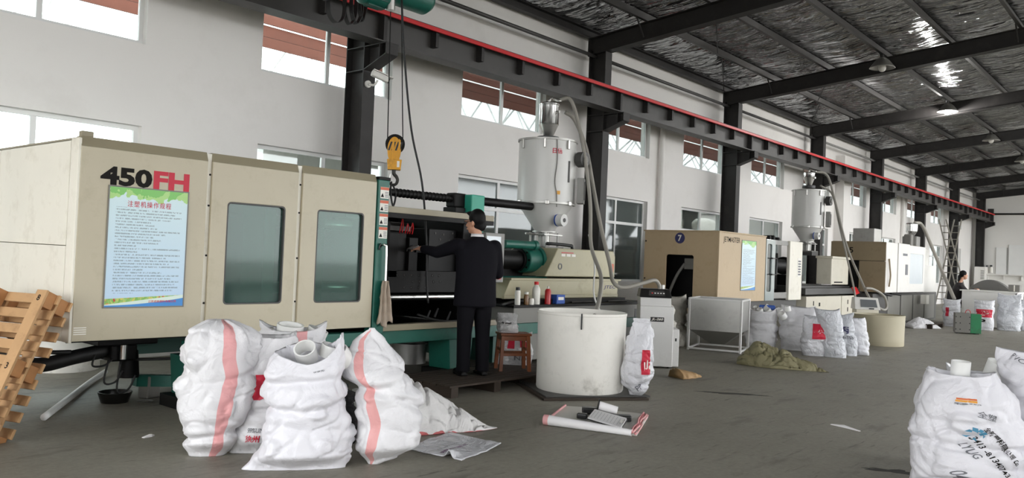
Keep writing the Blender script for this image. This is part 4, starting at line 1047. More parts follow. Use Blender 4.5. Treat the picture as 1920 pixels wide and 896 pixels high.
# ------------------------------------------------------------------ woven sacks
def face_cam(x, y): return atan2(-y, -x)+pi/2        # turns local -y towards the open floor where one stands
def ss(a, b, t):
    t = min(1, max(0, (t-a)/(b-a))); return t*t*(3-2*t)
def interp(tab, t):
    if t <= tab[0][0]: return tab[0][1]
    for (a, x), (b, y) in zip(tab[:-1], tab[1:]):
        if t <= b:
            q = (t-a)/(b-a); q = q*q*(3-2*q)*.5+q*.5; return x+(y-x)*q
    return tab[-1][1]
def crease(n, w): return max(0., 1-abs(n)/w)
class Sack:
    """lumpy standing sack. local x = width, local -y = front; surface point S(u, v), u 0..1 round, v 0..1 up"""
    def __init__(s, W, D, H, seed, top='open', lumps=12, lump=.05, wr=1., lean=(0, 0), taper=.0, foot=.9, ears=.06, belly=.35, pillow=.25, tie=.3, dip=.0, twist=0., edges=None, earside=0, waist=()):
        s.__dict__.update(W=W, D=D, H=H, top=top, wr=wr, lean=lean, taper=taper, foot=foot, ears=ears, belly=belly, pillow=pillow, tie=tie, dip=dip, seed=seed, twist=twist, edges=edges, earside=earside)
        R = random.Random(seed); s.R = R
        s.lumps = [(R.random(), .06+.80*R.random(), .05+.07*R.random(), lump*(.4+.7*R.random())) for _ in range(lumps)]
        s.folds = [(R.random()*.8+.1, R.uniform(-.10, .10), R.uniform(.008, .02)*wr, R.random()*6.28) for _ in range(3)]
        s.folds += [(w_[0], w_[1], w_[2], w_[3]) for w_ in waist]
        s.off = Vector((R.random()*50, R.random()*50, R.random()*50))
    def S(s, u, v, out=0.):
        a = 2*pi*u; c, q = cos(a), sin(a)
        t = v
        prof = s.foot+(1-s.foot)*ss(0, s.belly, t)-s.taper*ss(s.belly, 1, t)
        flat = 1.0-s.pillow*(1-ss(0, .16, t))                       # bottom seam pinches the depth
        e = .82
        dome = 1.
        if s.top == 'tied':
            k = ss(.82, .955, t); prof = prof*(1-k)+s.tie*k
            if t > .955: prof = s.tie+.5*(t-.955)/.045*s.tie*1.5
            flat = flat*(1-k)+k*1.0
        elif s.top == 'fold':                                      # mouth folded shut into a crumpled dome
            if t > .86: dome = sqrt(max(.03, 1-((t-.86)/.142)**2.2))
        elif s.top == 'open':
            k = ss(.72, 1., t); flat *= 1-.15*k
        elif s.top == 'flat':
            k = ss(.55, 1., t); flat *= 1-.86*k
        cs = math.copysign(abs(c)**e, c)
        if s.edges:
            xl, xr = interp(s.edges[0], t), interp(s.edges[1], t)
            mid, half = (xl+xr)/2, max(.02, (xr-xl)/2); hw = half/(s.W/2)
            x = mid*(1 if s.top != 'fold' else 1)+half*cs*(.35+.65*dome); y = s.D/2*flat*math.copysign(abs(q)**e, q)*dome*(.45+.55*ss(0, .15, t))*min(1.1, .4+.6*hw)
        else:
            mid = 0; x = s.W/2*prof*cs*(.3+.7*dome); y = s.D/2*prof*flat*math.copysign(abs(q)**e, q)*dome
        z = s.H*t
        if s.top in ('open', 'flat'):
            er = abs(c)**3 if not s.earside else max(0, c*s.earside)**3
            z += s.ears*ss(.75, 1, t)*(er-.35)+s.dip*ss(.7, 1, t)*q*(1-abs(c))
        d = 0.
        for lu, lv, r, h in s.lumps:
            du = abs(u-lu); du = min(du, 1-du)*2*(s.W+s.D)*.75; dv = (v-lv)*s.H
            rr = sqrt(du*du+dv*dv)/r
            if rr < 1: d += h*(1-ss(.55, 1., rr))
        for fv, sl, am, ph in s.folds:
            w = (v-fv-sl*sin(a+ph))*s.H/.026
            if abs(w) < 3: d -= am*math.exp(-w*w)
        p = Vector((x, y, z))+s.off
        n1 = noise.noise(p*5.)*.020*s.wr
        n2 = -.012*crease(noise.noise(Vector((p.x*3.2, p.y*3.2, p.z*5.))), .09)-.009*crease(noise.noise(Vector(((p.x+p.z*.6)*5, p.y*5, (p.z-p.x*.6)*2.5))), .09)
        n3 = -.004*crease(noise.noise(Vector((p.x*10, p.y*10, (p.z+p.x)*6))), .14)
        k = ss(0, .05, t)
        d = (d+n1)*k+(n2+n3)*s.wr*(.3+.7*k)+out
        if s.top in ('tied', 'fold') and t > .74: d += (.022 if s.top == 'fold' else .03)*s.W*(sin(u*2*pi*9+s.off.x+t*8)+.7*sin(u*2*pi*15+t*14+s.off.y))*ss(.74, .93, t)
        L = hypot((x-mid)/s.W, y/s.D) or 1
        nx, ny = (x-mid)/s.W/L, y/s.D/L
        x += d*nx; y += d*ny
        if s.twist:
            w = s.twist*t; x, y = x*cos(w)-y*sin(w), x*sin(w)+y*cos(w)
        x += s.lean[0]*t**1.3*s.H; y += s.lean[1]*t**1.3*s.H
        return Vector((x, y, max(z, 0.002)))
    def mesh(s, name, mat, parent, nu=72, nv=60):
        vs = []; uv = []; fs = []
        for j in range(nv+1):
            v = (j/nv)
            for i in range(nu): vs.append(s.S(i/nu, v)); 
        for j in range(nv):
            for i in range(nu): fs.append((j*nu+i, j*nu+(i+1) % nu, (j+1)*nu+(i+1) % nu, (j+1)*nu+i))
        fs.append(tuple(range(nu))[::-1])
        last = nv*nu
        if s.top in ('open',):
            # inside of the mouth
            for q, (sh, dz) in enumerate(((.965, -.015), (.90, -.10), (.6, -.13), (.2, -.12))):
                cen = sum((vs[last+i] for i in range(nu)), Vector())/nu
                st = len(vs)
                for i in range(nu):
                    b = vs[nv*nu+i]; w = cen+(b-cen)*sh; vs.append(Vector((w.x, w.y, w.z+dz*s.H*(1 if q == 0 else 1)+ (noise.noise(w*9+s.off)*.02 if q else 0))))
                for i in range(nu): fs.append((last+i, last+(i+1) % nu, st+(i+1) % nu, st+i))
                last = st
        fs.append(tuple(range(last, last+nu)))
        me = bpy.data.meshes.new(name); me.from_pydata(vs, [], fs)
        ul = me.uv_layers.new(name='UVMap')
        n_side = nu*nv
        for p in me.polygons:
            for k, li in enumerate(p.loop_indices):
                vi = me.loops[li].vertex_index
                i, j = vi % nu, vi//nu
                u = i/nu
                if p.index < n_side and (p.index % nu) == nu-1 and i == 0: u = 1.
                ul.data[li].uv = (u, min(1, j/nv))
            p.use_smooth = True
        me.materials.append(MATS[mat])
        o = bpy.data.objects.new(name, me); C.objects.link(o); o.parent = parent
        return o
    def patch(s, name, u0, u1, v0, v1, mat, parent, n=12, m=14, shape=None):
        mb = MB(); vs = []; fs = []
        for j in range(m+1):
            for i in range(n+1):
                a, b = i/n, j/m
                if shape: a, b = shape(a, b)
                vs.append(s.S(u0+(u1-u0)*a, v0+(v1-v0)*b, .009))
        for j in range(m):
            for i in range(n): k = j*(n+1)+i; fs.append((k, k+1, k+n+2, k+n+1))
        mb.add(vs, fs); return mb.build(name, mat, parent, smooth=True, local=True)
    def text(s, name, txt, uc, vc, w, h, mat, parent, bold=.01, rot=0.):
        per = 2*(s.W+s.D)*.78
        def fn(a, b):
            a2, b2 = a*cos(rot)-b*sin(rot), a*sin(rot)+b*cos(rot)
            return s.S(uc+a2/per, vc+b2/s.H, .009)
        return lettering(name, txt, .05, fn, mat, parent, bold=bold, box=(w, h), local=True)

def pipe_bit(x, y, z, r, h, parent, ax=(0, 0, 1), name='pipe_fitting'):
    A = Vector(ax).normalized(); p = Vector((x, y, z))
    mb = MB(); a = A.orthogonal().normalized(); b = A.cross(a); n = 24
    prof = [(r, 0), (r, h), (r*.86, h), (r*.86, 0)]
    vs = [p+A*zz+(cos(2*pi*i/n)*a+sin(2*pi*i/n)*b)*rr for rr, zz in prof for i in range(n)]
    fs = [(k*n+i, k*n+(i+1) % n, ((k+1) % 4)*n+(i+1) % n, ((k+1) % 4)*n+i) for k in range(4) for i in range(n)]
    mb.add(vs, fs); return mb.build(name, 'pvc_white', parent, smooth='auto', local=True)

def sack(label, cat, x, y, sk, mat, rz=0., nu=72, nv=60, group=None, name='woven_sack', z=0.):
    t = T(name, label, cat, (x, y, z), face_cam(x, y)+rz, group)
    s = Sack(**sk); s.mesh('sheet', mat, t, nu, nv); return t, s
FG = 'white sacks of pipe fittings in the foreground'
# the four in front of the nearest machine
t, s = sack('tall white sack with pink stripe, leftmost in front of the cream machine', 'sack', 2.93, 5.01, dict(W=.47, D=.42, H=.90, seed=11, top='fold', lumps=14, lump=.03, waist=((.60, .06, .022, 1.), ), wr=1.1, pillow=.2,
    edges=([(0, -.16), (.1, -.205), (.35, -.24), (.53, -.23), (.6, -.195), (.73, -.235), (.93, -.20), (1, -.13)], [(0, .07), (.1, .14), (.2, .18), (.35, .205), (.56, .25), (.82, .23), (.95, .20), (1, .12)])), 'sack_stripe', nu=112, nv=96, group=FG)
t, s = sack('wide white sack in front, open top with pipe ends and a raised corner', 'sack', 3.13, 4.40, dict(W=.60, D=.40, H=.78, seed=23, top='open', lumps=12, lump=.038, waist=((.55, .06, .028, .5), ), ears=.13, earside=1, dip=.06, pillow=.3,
    edges=([(0, -.32), (.08, -.28), (.2, -.22), (.45, -.20), (.63, -.185), (.8, -.215), (.94, -.20), (1, -.17)], [(0, .32), (.2, .325), (.4, .315), (.5, .30), (.6, .32), (.8, .265), (1, .27)])), 'sack_print', nu=120, nv=96, group=FG)
pipe_bit(.05, .05, .69, .07, .10, t, (-.3, -.9, 1)); pipe_bit(.17, .09, .70, .055, .08, t, (.3, -.2, 1))
s.text('faint_print', '99%', .80, .87, .07, .025, 'ink_grey', t)
t, s = sack('white sack with red block print squeezed behind the wide front sack', 'sack', 3.20, 4.90, dict(W=.46, D=.34, H=.80, seed=33, top='open', lumps=8, lump=.03, ears=.04,
    edges=([(0, -.20), (.2, -.17), (.33, -.16), (.55, -.13), (.92, -.11), (1, -.11)], [(0, .24), (.5, .24), (1, .22)])), 'sack_white', nu=96, nv=80, group=FG)
s.patch('red_print', .675, .735, .47, .68, 'ink_red', t, shape=lambda a, b: (a*(.55+.45*abs(sin(b*9.))), b))
s.text('red_lettering', '徐州', .695, .15, .09, .05, 'ink_red', t, bold=.02); s.text('grey_lettering', '99%UN', .705, .22, .10, .03, 'ink_grey', t)
t, s = sack('open white sack with pipe rings, at the back beneath the cream doors', 'sack', 3.70, 5.30, dict(W=.50, D=.40, H=.80, seed=44, top='open', lumps=10, lump=.03, foot=.95, taper=.02, ears=.07), 'sack_stripe', nu=88, nv=72, group=FG)
pipe_bit(-.03, -.04, .70, .10, .12, t, (.1, -.15, 1)); pipe_bit(.15, .02, .68, .08, .11, t, (.4, -.1, 1)); pipe_bit(-.17, .0, .67, .07, .1, t, (-.4, -.1, 1))
t, s = sack('leaning white sack with pink stripe, rightmost of the front group', 'sack', 3.60, 4.15, dict(W=.50, D=.42, H=.89, seed=56, top='flat', lumps=12, lump=.03, waist=((.62, .08, .022, 1.), ), ears=.0, wr=1.1,
    edges=([(0, -.06), (.12, -.14), (.31, -.13), (.465, -.16), (.74, -.27), (.9, -.20), (1, -.10)], [(0, .02), (.06, .14), (.17, .255), (.35, .29), (.5, .24), (.74, .155), (.91, .02), (1, -.05)])), 'sack_stripe_left', nu=112, nv=96, group=FG)
pipe_bit(-.23, -.02, .66, .07, .10, t, (-.6, -.4, .8))
t, s = sack('crumpled black shiny bag wedged between the front white sacks', 'bag', 3.78, 4.78, dict(W=.26, D=.22, H=.42, seed=66, top='tied', lumps=6, lump=.03, wr=1.6), 'bag_black', nu=48, nv=40, name='plastic_bag')
# half empty sack lying on the floor
def lying(label, x, y, rz, prof, W, seed, mat, n=70, m=40, wr=1., name='woven_sack', group=None, cat='sack', stripe_edge=None):
    """sack lying down: prof(a, b) height over a 0..1 length, b 0..1 width; outline given by half widths"""
    t = T(name, label, cat, (x, y, 0), rz, group); R = random.Random(seed); off = Vector((R.random()*40, R.random()*40, 0))
    L, wf, hf = prof; vs = []; fs = []; uv = []
    for i in range(n+1):
        a = i/n
        for j in range(2*m):
            b = j/(2*m)*2*pi
            w = wf(a); h = hf(a)
            yy = w*cos(b); zz = h*max(0., sin(b))**.8 if sin(b) > 0 else 0.
            p = Vector((a*L, yy, zz))
            k = wr*(-.030*crease(noise.noise(Vector((p.x*1.6+p.y, p.y*8-p.x*1.5, p.z*9))+off), .16)+.035*noise.noise(p*3.2+off)-.034*crease(noise.noise(Vector((p.x*4.5+p.y*2, p.y*4.5, p.z*4))+off), .10)-.020*crease(noise.noise(Vector((p.x*4, p.y*9, p.z*6))+off), .11)-.008*crease(noise.noise(p*15+off), .12))
            if zz > 0: zz = max(.004, zz+k*min(1, zz/.05))
            vs.append((a*L, yy+noise.noise(Vector((a*6, cos(b), 0))+off)*.03, max(.003, zz)))
    q = 2*m
    for i in range(n):
        for j in range(q): fs.append((i*q+j, i*q+(j+1) % q, (i+1)*q+(j+1) % q, (i+1)*q+j))
    fs += [tuple(range(q))[::-1], tuple(range(n*q, (n+1)*q))]
    me = bpy.data.meshes.new('sheet'); me.from_pydata(vs, [], fs)
    bm = bmesh.new(); bm.from_mesh(me); bmesh.ops.recalc_face_normals(bm, faces=bm.faces); bm.to_mesh(me); bm.free()
    ul = me.uv_layers.new(name='UVMap')
    for lp in me.loops:
        vi = lp.vertex_index; ul.data[lp.index].uv = ((vi % q)/q, vi/q/n)
    for p in me.polygons: p.use_smooth = True
    me.materials.append(MATS[mat]); o = bpy.data.objects.new('sheet', me); C.objects.link(o); o.parent = t
    return t
sheet_mat('sack_lying', '#dcdad8', .45, True, (.525, .075, '#cf6f70'))
lying('half empty white sack lying on the floor, its corner pointing right', 4.12, 5.06, atan2(4.40-5.06, 5.06-4.12), (1.16, lambda a: .36*(1-a)**.7+.012, lambda a: .40*(1-ss(.30, 1.0, a))*(.75+.25*ss(0, .2, a))+.018), .3, 5, 'sack_lying', wr=1.3)
# flattened printed sack sheet on the floor
def floor_sheet(label, corners, mat, name, seed, hump=.03, n=40):
    t = T(name, label, 'sheet', (corners[0][0], corners[0][1], 0)); A, B, C_, D_ = [Vector((c[0], c[1], 0)) for c in corners]
    def P(a, b, dz=0.):
        p = A.lerp(B, a).lerp(D_.lerp(C_, a), b)
        h = .012+hump*max(0, noise.noise(p*4+Vector((seed, 0, 0))))+hump*.5*max(0, noise.noise(p*10+Vector((seed, 3, 0))))+.05*math.exp(-((a-.78)/.05)**2)*ss(.35, .0, b)*1.0
        return Vector((p.x, p.y, h+dz))
    vs = [P(i/n, j/n) for i in range(n+1) for j in range(n+1)]+[P(i/n, j/n, -.008) for i in range(n+1) for j in range(n+1)]
    k = n+1; q = k*k; fs = []
    for i in range(n):
        for j in range(n):
            fs += [(i*k+j, (i+1)*k+j, (i+1)*k+j+1, i*k+j+1), (q+i*k+j, q+i*k+j+1, q+(i+1)*k+j+1, q+(i+1)*k+j)]
    for i in range(n):
        fs += [(i*k, q+i*k, q+(i+1)*k, (i+1)*k), (i*k+n, (i+1)*k+n, q+(i+1)*k+n, q+i*k+n), (i, i+1, q+i+1, q+i), (n*k+i, q+n*k+i, q+n*k+i+1, n*k+i+1)]
    mb = MB(); mb.add(vs, fs); mb.build('sheet', mat, t, smooth=True)
    return t, P
t, P = floor_sheet('flattened white plastic sack with purple print lying beside the stripe sack', [(4.0, 4.33), (4.06, 3.83), (4.60, 3.92), (4.63, 4.48)][0:1]+[(4.07, 3.83), (4.59, 3.93), (4.63, 4.48)], 'sack_film_white', 'sack_sheet', 8)
# text runs parallel to the edge nearest the viewer; corners: A far left, B near, C right, D back
lettering('company_print', '徐州新大石材有限公司', .05, lambda a, b: P(.42+a/.60, .40+b/.60, .004) if False else P(.60-b/.75, .36+a/.62, .004), 'ink_purple', t, bold=.02, box=(.36, .05))
lettering('fine_print', 'XUZHOU SHICAI', .05, lambda a, b: P(.47-b/.75, .38+a/.62, .004), 'ink_grey', t, bold=.01, box=(.30, .022))
# ------------------------------------------------------------------ white drum on its board, with sack and dryer
o = T('drum_board', 'grimy square board under the large white drum', 'board', (7.14, 5.06, 0), face_cam(7.14, 5.06)+.35)
MB().box(-.56, .56, -.54, .52, .0, .022).build('board', 'wood_dark', o, bevel=.005, local=True)
MB().box(-.52, .60, -.48, .56, .022, .036).build('board', 'dark_grey', o, bevel=.004, local=True)
dr = T('plastic_drum', 'large white open drum with a slit in its rim beside the stool', 'drum', (7.14, 5.06, .036), face_cam(7.14, 5.06))
def drum_body(t, R, H, mat='drum_white', slit=True, n=96):
    mb = MB(); prof = [(R*.985, 0), (R*1.0, .015), (R, H*.25), (R*1.01, H*.6), (R*1.02, H-.03), (R*1.03, H-.025), (R*1.03, H), (R*1.0, H), (R*.99, H-.05), (R*.96, .03)]
    vs = []; fs = []
    for r, z in prof:
        for i in range(n):
            a = 2*pi*i/n-pi/2; rr = r*(1+.006*sin(3*a+1))
            vs.append((rr*cos(a), rr*sin(a), z))
    for k in range(len(prof)-1):
        for i in range(n): fs.append((k*n+i, k*n+(i+1) % n, (k+1)*n+(i+1) % n, (k+1)*n+i))
    fs += [tuple(range(n))[::-1], tuple(range((len(prof)-1)*n, len(prof)*n))]
    mb.add(vs, fs); return mb.build('wall', mat, t, smooth='auto', local=True)
drum_body(dr, .46, .815)
MB().box(-.008, .006, -.489, -.455, .66, .818).build('slit', 'black_rubber', dr, local=True)
t, s = sack('slim white plastic sack with red printed block, leaning beside the white drum', 'sack', 7.31, 4.46, dict(W=.35, D=.26, H=.82, seed=77, top='flat', lumps=5, lump=.02, ears=.0, wr=1.3, pillow=.1,
    edges=([(0, -.02), (.035, -.07), (.2, -.16), (.37, -.17), (.66, -.13), (1, -.05)], [(0, .03), (.14, .13), (.27, .175), (.48, .165), (.89, .135), (1, .13)])), 'sack_film_white', nu=88, nv=80, rz=0)
s.patch('red_block', .775, .875, .32, .62, 'ink_red', t, n=16, m=20, shape=lambda a, b: (a*(.86+.14*sin(b*3))-.02*(1-b), b))
s.text('white_mark', '山', .835, .43, .07, .11, 'label_white', t, bold=.05); s.text('grey_print', 'PP', .78, .15, .07, .05, 'ink_grey', t, rot=.6)
# floor standing dryer
dx = T('dehumidifying_dryer', 'pale grey floor dryer with black control top beside the drum', 'machine', (9.75, 5.72, 0), face_cam(9.75, 5.72)+.12)
MB().box(-.21, .24, -.22, .25, .02, .82).build('cabinet', 'pale_grey', dx, bevel=.012, local=True)
MB().hexa([(-.21, -.22, .82), (.20, -.22, .82), (.20, .2, .82), (-.21, .2, .82)], [(-.21, -.17, .93), (.20, -.17, .93), (.20, .2, .93), (-.21, .2, .93)]).build('shoulder', 'pale_grey', dx, bevel=.01, local=True)
tp = MB().hexa([(-.22, -.19, .93), (.21, -.19, .93), (.21, .22, .93), (-.22, .22, .93)], [(-.20, -.10, 1.045), (.19, -.10, 1.045), (.19, .20, 1.045), (-.20, .20, 1.045)]).build('control_top', 'black_plastic', dx, bevel=.012, local=True)
MB().hexa([(-.10, -.18, .955), (.12, -.18, .955), (.12, -.172, .955), (-.10, -.172, .955)], [(-.09, -.125, 1.025), (.11, -.125, 1.025), (.11, -.117, 1.025), (-.09, -.117, 1.025)]).build('key_field', 'dark_grey', tp, local=True)
for i in range(5): MB().obox((-.05+.038*i, -.152, .99), (.02, .012, .012)).build('key', 'pale_grey' if i else 'red_plastic', tp, local=True)
MB().cyl((.10, .05, 1.04), (.10, .05, 1.10), .04, n=14).build('hose_socket', 'galvanised', dx, local=True, smooth='auto')
pt = MB().box(-.07, .11, -.224, -.219, .615, .675).build('type_plate', 'black_plastic', dx, local=True)
lettering('type_print', 'JL-260', .05, lambda a, b: (.02+a, -.2255, .645+b), 'label_white', pt, bold=.02, shear=.25, box=(.155, .04), local=True)
MB().box(.24, .33, -.15, .25, .02, .52).build('side_box', 'pale_grey', dx, bevel=.01, local=True)
MB().box(.275, .295, -.154, -.149, .36, .40).build('side_lock', 'black_plastic', dx, local=True)
for a in (-.17, .2):
    for b in (-.18, .2): MB().cyl((a, b, 0), (a, b, .03), .025, n=10).build('castor', 'black_rubber', dx, local=True)
DG = 'dull sacks stacked behind the grey dryer'
stack = [(10.45, 6.05, 0, .42, 1), (10.5, 6.1, .20, .40, 2), (10.45, 6.05, .40, .40, 3), (10.5, 6.1, .60, .38, 4), (10.45, 6.15, .78, .34, 5)]
for i, (x, y, z, w, sd) in enumerate(stack):
    tt = T('woven_sack', 'dull grey sack in the pile behind the floor dryer, %s from the floor' % ORD[i], 'sack', (x, y, z), face_cam(x, y)+.2*sd, DG)
    mb = MB(); n, m = 32, 20; vs = []; R = random.Random(sd); of = Vector((sd*7., 0, 0))
    for k in range(m+1):
        a = -pi/2+pi*k/m
        for i_ in range(n):
            b = 2*pi*i_/n; p = Vector((math.copysign(abs(cos(b))**.6, cos(b))*abs(cos(a))**.5*w/2*1.15, math.copysign(abs(sin(b))**.6, sin(b))*abs(cos(a))**.5*w/2, .105+.105*sin(a)))
            d = 1+.16*noise.noise(p*7+of)+.10*(.3-abs(noise.noise(p*15+of)))
            vs.append((p.x*d, p.y*d, max(.0, min(.215, p.z*d))))
    mb.add(vs, [(k*n+i_, k*n+(i_+1) % n, (k+1)*n+(i_+1) % n, (k+1)*n+i_) for k in range(m) for i_ in range(n)]+[tuple(range(n))[::-1], tuple(range(m*n, m*n+n))])
    mb.build('sheet', 'sack_dull', tt, smooth=True, local=True)
t, s = sack('dull white sack standing between the dryer pile and the metal bin', 'sack', 12.4, 6.95, dict(W=.55, D=.45, H=.85, seed=91, top='open', lumps=10, lump=.04, taper=.1), 'sack_dull', nu=56, nv=48)
o = lying('brown kraft paper bag crumpled on the floor beside the dryer', 9.0, 4.95, -.35, (.42, lambda a: .13*(1-a)**.5+.02, lambda a: .12*(1-a)**.8+.012), .3, 15, 'kraft', n=30, m=16, name='paper_bag', cat='bag')
# ------------------------------------------------------------------ galvanised bin on a frame
bn = T('metal_bin', 'galvanised metal bin with sloped bottom on a pale frame before the tan machine', 'bin', (12.17, 6.48, 0))
A = Vector((12.17, 6.48, 0)); B = Vector((12.40, 5.68, 0)); ex = (B-A).normalized(); ey = Vector((-ex.y, ex.x, 0));  W = (B-A).length
ey = -ey if ey.x < 0 else ey
def q3(a, b, z): return A+ex*a+ey*b+Vector((0, 0, z))
Dp = .82
MB().add([q3(0, 0, .33), q3(W, 0, .33), q3(W, Dp, .33), q3(0, Dp, .33), q3(0, 0, .84), q3(W, 0, .84), q3(W, Dp, .84), q3(0, Dp, .84),
          q3(.015, .015, .34), q3(W-.015, .015, .34), q3(W-.015, Dp-.015, .34), q3(.015, Dp-.015, .34), q3(.015, .015, .84), q3(W-.015, .015, .84), q3(W-.015, Dp-.015, .84), q3(.015, Dp-.015, .84)],
         [(0, 1, 5, 4), (1, 2, 6, 5), (2, 3, 7, 6), (3, 0, 4, 7), (8, 12, 13, 9), (9, 13, 14, 10), (10, 14, 15, 11), (11, 15, 12, 8), (4, 5, 13, 12), (5, 6, 14, 13), (6, 7, 15, 14), (7, 4, 12, 15), (0, 8, 9, 1), (1, 9, 10, 2), (2, 10, 11, 3), (3, 11, 8, 0)]).build('bin_walls', 'galvanised', bn)
MB().hexa([q3(W*.36, Dp*.36, .10), q3(W*.64, Dp*.36, .10), q3(W*.64, Dp*.64, .10), q3(W*.36, Dp*.64, .10)], [q3(.0, .0, .335), q3(W, .0, .335), q3(W, Dp, .335), q3(.0, Dp, .335)]).build('sloped_bottom', 'mid_grey', bn)
for a, b in ((0, 0), (W, 0), (W, Dp), (0, Dp)):
    p = q3(a, b, 0); MB().cyl(p, p+Vector((0, 0, .85)), .022, n=4).build('frame_post', 'pale_grey', bn)
for (a, b), (c, d) in (((0, 0), (W, 0)), ((W, 0), (W, Dp)), ((W, Dp), (0, Dp)), ((0, Dp), (0, 0))):
    for z in (.03, .84): MB().cyl(q3(a, b, z), q3(c, d, z), .02, n=4).build('frame_rail', 'pale_grey', bn)

# ------------------------------------------------------------------ sacks in front of the tan machine
MG = 'sacks before the tan machine'
t, s = sack('lumpy white sack with open top, leftmost before the tan machine', 'sack', 13.75, 5.92, dict(W=.52, D=.42, H=.66, seed=101, top='open', lumps=12, lump=.045, taper=.05, ears=.08), 'sack_white', nu=64, nv=56, group=MG)
for i, (a, b, z) in enumerate(((-.1, 0, .62), (.05, .05, .66), (.14, -.06, .60), (-.02, -.09, .60))): pipe_bit(a, b, z, .05, .09, t, (sin(i*2), -.5, 1))
MB().box(-.05, .22, .02, .12, .66, .74).build('blue_wrapper', 'box_blue', t, local=True, bevel=.02)
t, s = sack('bulging white sack with a peaked corner, second before the tan machine', 'sack', 13.98, 5.33, dict(W=.66, D=.48, H=.74, seed=102, top='flat', lumps=12, lump=.04, taper=.16, ears=.05, belly=.4, lean=(-.05, .05)), 'sack_white', nu=64, nv=56, group=MG)
pipe_bit(-.27, -.12, .55, .07, .1, t, (-.5, -.6, .8)); pipe_bit(-.2, .0, .66, .05, .09, t, (-.2, -.2, 1)); pipe_bit(-.33, -.02, .62, .05, .09, t, (-.2, -.6, 1))
t, s = sack('white film sack with red print between the bulging and the silvery sack', 'sack', 13.35, 4.86, dict(W=.42, D=.3, H=.62, seed=103, top='flat', lumps=6, lump=.02, taper=.2, wr=1.4, foot=.8), 'sack_film_white', nu=48, nv=44, group=MG)
s.patch('red_block', .74, .90, .45, .85, 'ink_red', t)
s.text('white_mark', '小', .82, .66, .07, .08, 'label_white', t, bold=.04)
t, s = sack('silvery film covered sack leaning against its neighbours', 'sack', 13.46, 4.55, dict(W=.38, D=.30, H=.76, seed=104, top='open', lumps=4, lump=.015, taper=.0, wr=1.2, lean=(-.18, .05), ears=.04), 'sack_film', nu=48, nv=44, group=MG)
t, s = sack('grey white sack with blue print behind the silvery one', 'sack', 13.98, 4.53, dict(W=.34, D=.3, H=.68, seed=105, top='flat', lumps=4, lump=.02, taper=.1, wr=1.2, foot=.9, lean=(-.12, 0)), 'sack_film', nu=48, nv=44, group=MG)
s.text('print_mark', '丙', .74, .62, .12, .11, 'ink_navy', t, bold=.03); s.text('print_line', 'PPH-T03', .74, .45, .22, .05, 'ink_grey', t, bold=.02)
t, s = sack('grey white sack with rolled mouth, rightmost before the tan machine', 'sack', 14.28, 4.44, dict(W=.36, D=.32, H=.62, seed=106, top='open', lumps=5, lump=.025, taper=.12, wr=1.1, lean=(-.12, 0), ears=.03), 'sack_film_white', nu=48, nv=44, group=MG)
lying('empty khaki sack slumped in a heap before the white sacks', 11.30, 5.13, atan2(3.93-5.13, .08), (1.22, lambda a: .30*(sin(pi*min(1, a*.62+.30)))*(1-a**4)+.01, lambda a: .36*(1-a)**.75*ss(-.12, .18, a)+.012), .3, 21, 'sack_khaki', wr=2.3)
# small cream drum beyond, with the operator screen standing in it
d2 = T('plastic_drum', 'dull yellowish low drum beyond the white sacks', 'drum', (16.75, 4.86, 0), face_cam(16.75, 4.86))
M('drum_dull', '#b5ad94', .55, var=.05)
drum_body(d2, .46, .58, 'drum_dull')
MB().lathe([(.44, .40), (.01, .41)], (0, 0, 0), 40).build('contents', 'off_white', d2, local=True, smooth='auto')
sc_ = T('operator_screen', 'white operator console with grey screen behind the low drum', 'console', (17.6, 5.35, 0), face_cam(17.6, 5.35)+.25)
MB().box(-.22, .22, -.1, .25, 0, .62).build('stand', 'off_white', sc_, bevel=.01, local=True)
hd = MB().hexa([(-.25, -.12, .62), (.25, -.12, .62), (.25, .25, .62), (-.25, .25, .62)], [(-.23, .04, .86), (.23, .04, .86), (.23, .25, .86), (-.23, .25, .86)]).build('head', 'white_paint', sc_, bevel=.01, local=True)
MB().hexa([(-.13, -.105, .67), (.19, -.105, .67), (.19, -.09, .67), (-.13, -.09, .67)], [(-.12, .003, .82), (.18, .003, .82), (.18, .02, .82), (-.12, .02, .82)]).build('screen', 'screen_grey', hd, local=True)
MB().box(.02, .12, -.125, -.115, .63, .655).build('slot', 'black_plastic', hd, local=True)
o = T('red_cloth', 'small bright red cloth hanging on the machine base rail', 'cloth', (20.7, 6.56, .9))
MB().add([(20.45, 6.565, 1.0), (20.75, 6.56, 1.01), (21.0, 6.55, .86), (20.72, 6.545, .82), (20.45, 6.579, .99), (20.75, 6.579, 1.0), (21.0, 6.579, .86), (20.72, 6.579, .82)], [(0, 1, 2, 3), (4, 7, 6, 5), (0, 4, 5, 1), (1, 5, 6, 2), (2, 6, 7, 3), (3, 7, 4, 0)]).build('cloth', 'red_plastic', o)

# ------------------------------------------------------------------ sacks at the right edge
RG = 'sacks at the right edge of the floor'
t, s = sack('white printed sack with pipe end on top, at the right edge in front', 'sack', 6.02, 1.17, dict(W=.62, D=.42, H=.77, seed=201, top='open', lumps=6, lump=.03, ears=.03, wr=1.4,
    edges=([(0, -.34), (.2, -.335), (.42, -.345), (.55, -.34), (.7, -.315), (.98, -.26), (1, -.25)], [(0, .36), (.5, .34), (.8, .26), (1, .14)])), 'sack_print', nu=120, nv=100, group=RG)
pipe_bit(-.06, .02, .70, .058, .14, t, (.05, -.05, 1))
s.patch('orange_stripe', .730, .775, .805, .818, 'ink_orange', t, n=28, m=6); s.patch('amber_stripe', .728, .775, .785, .802, 'ink_amber', t, n=28, m=6)
s.text('logo_print', '彩塑', .755, .770, .10, .014, 'ink_grey', t, bold=.03)
s.text('side_print', '全塑', .80, .69, .09, .04, 'ink_grey', t, rot=-.3)
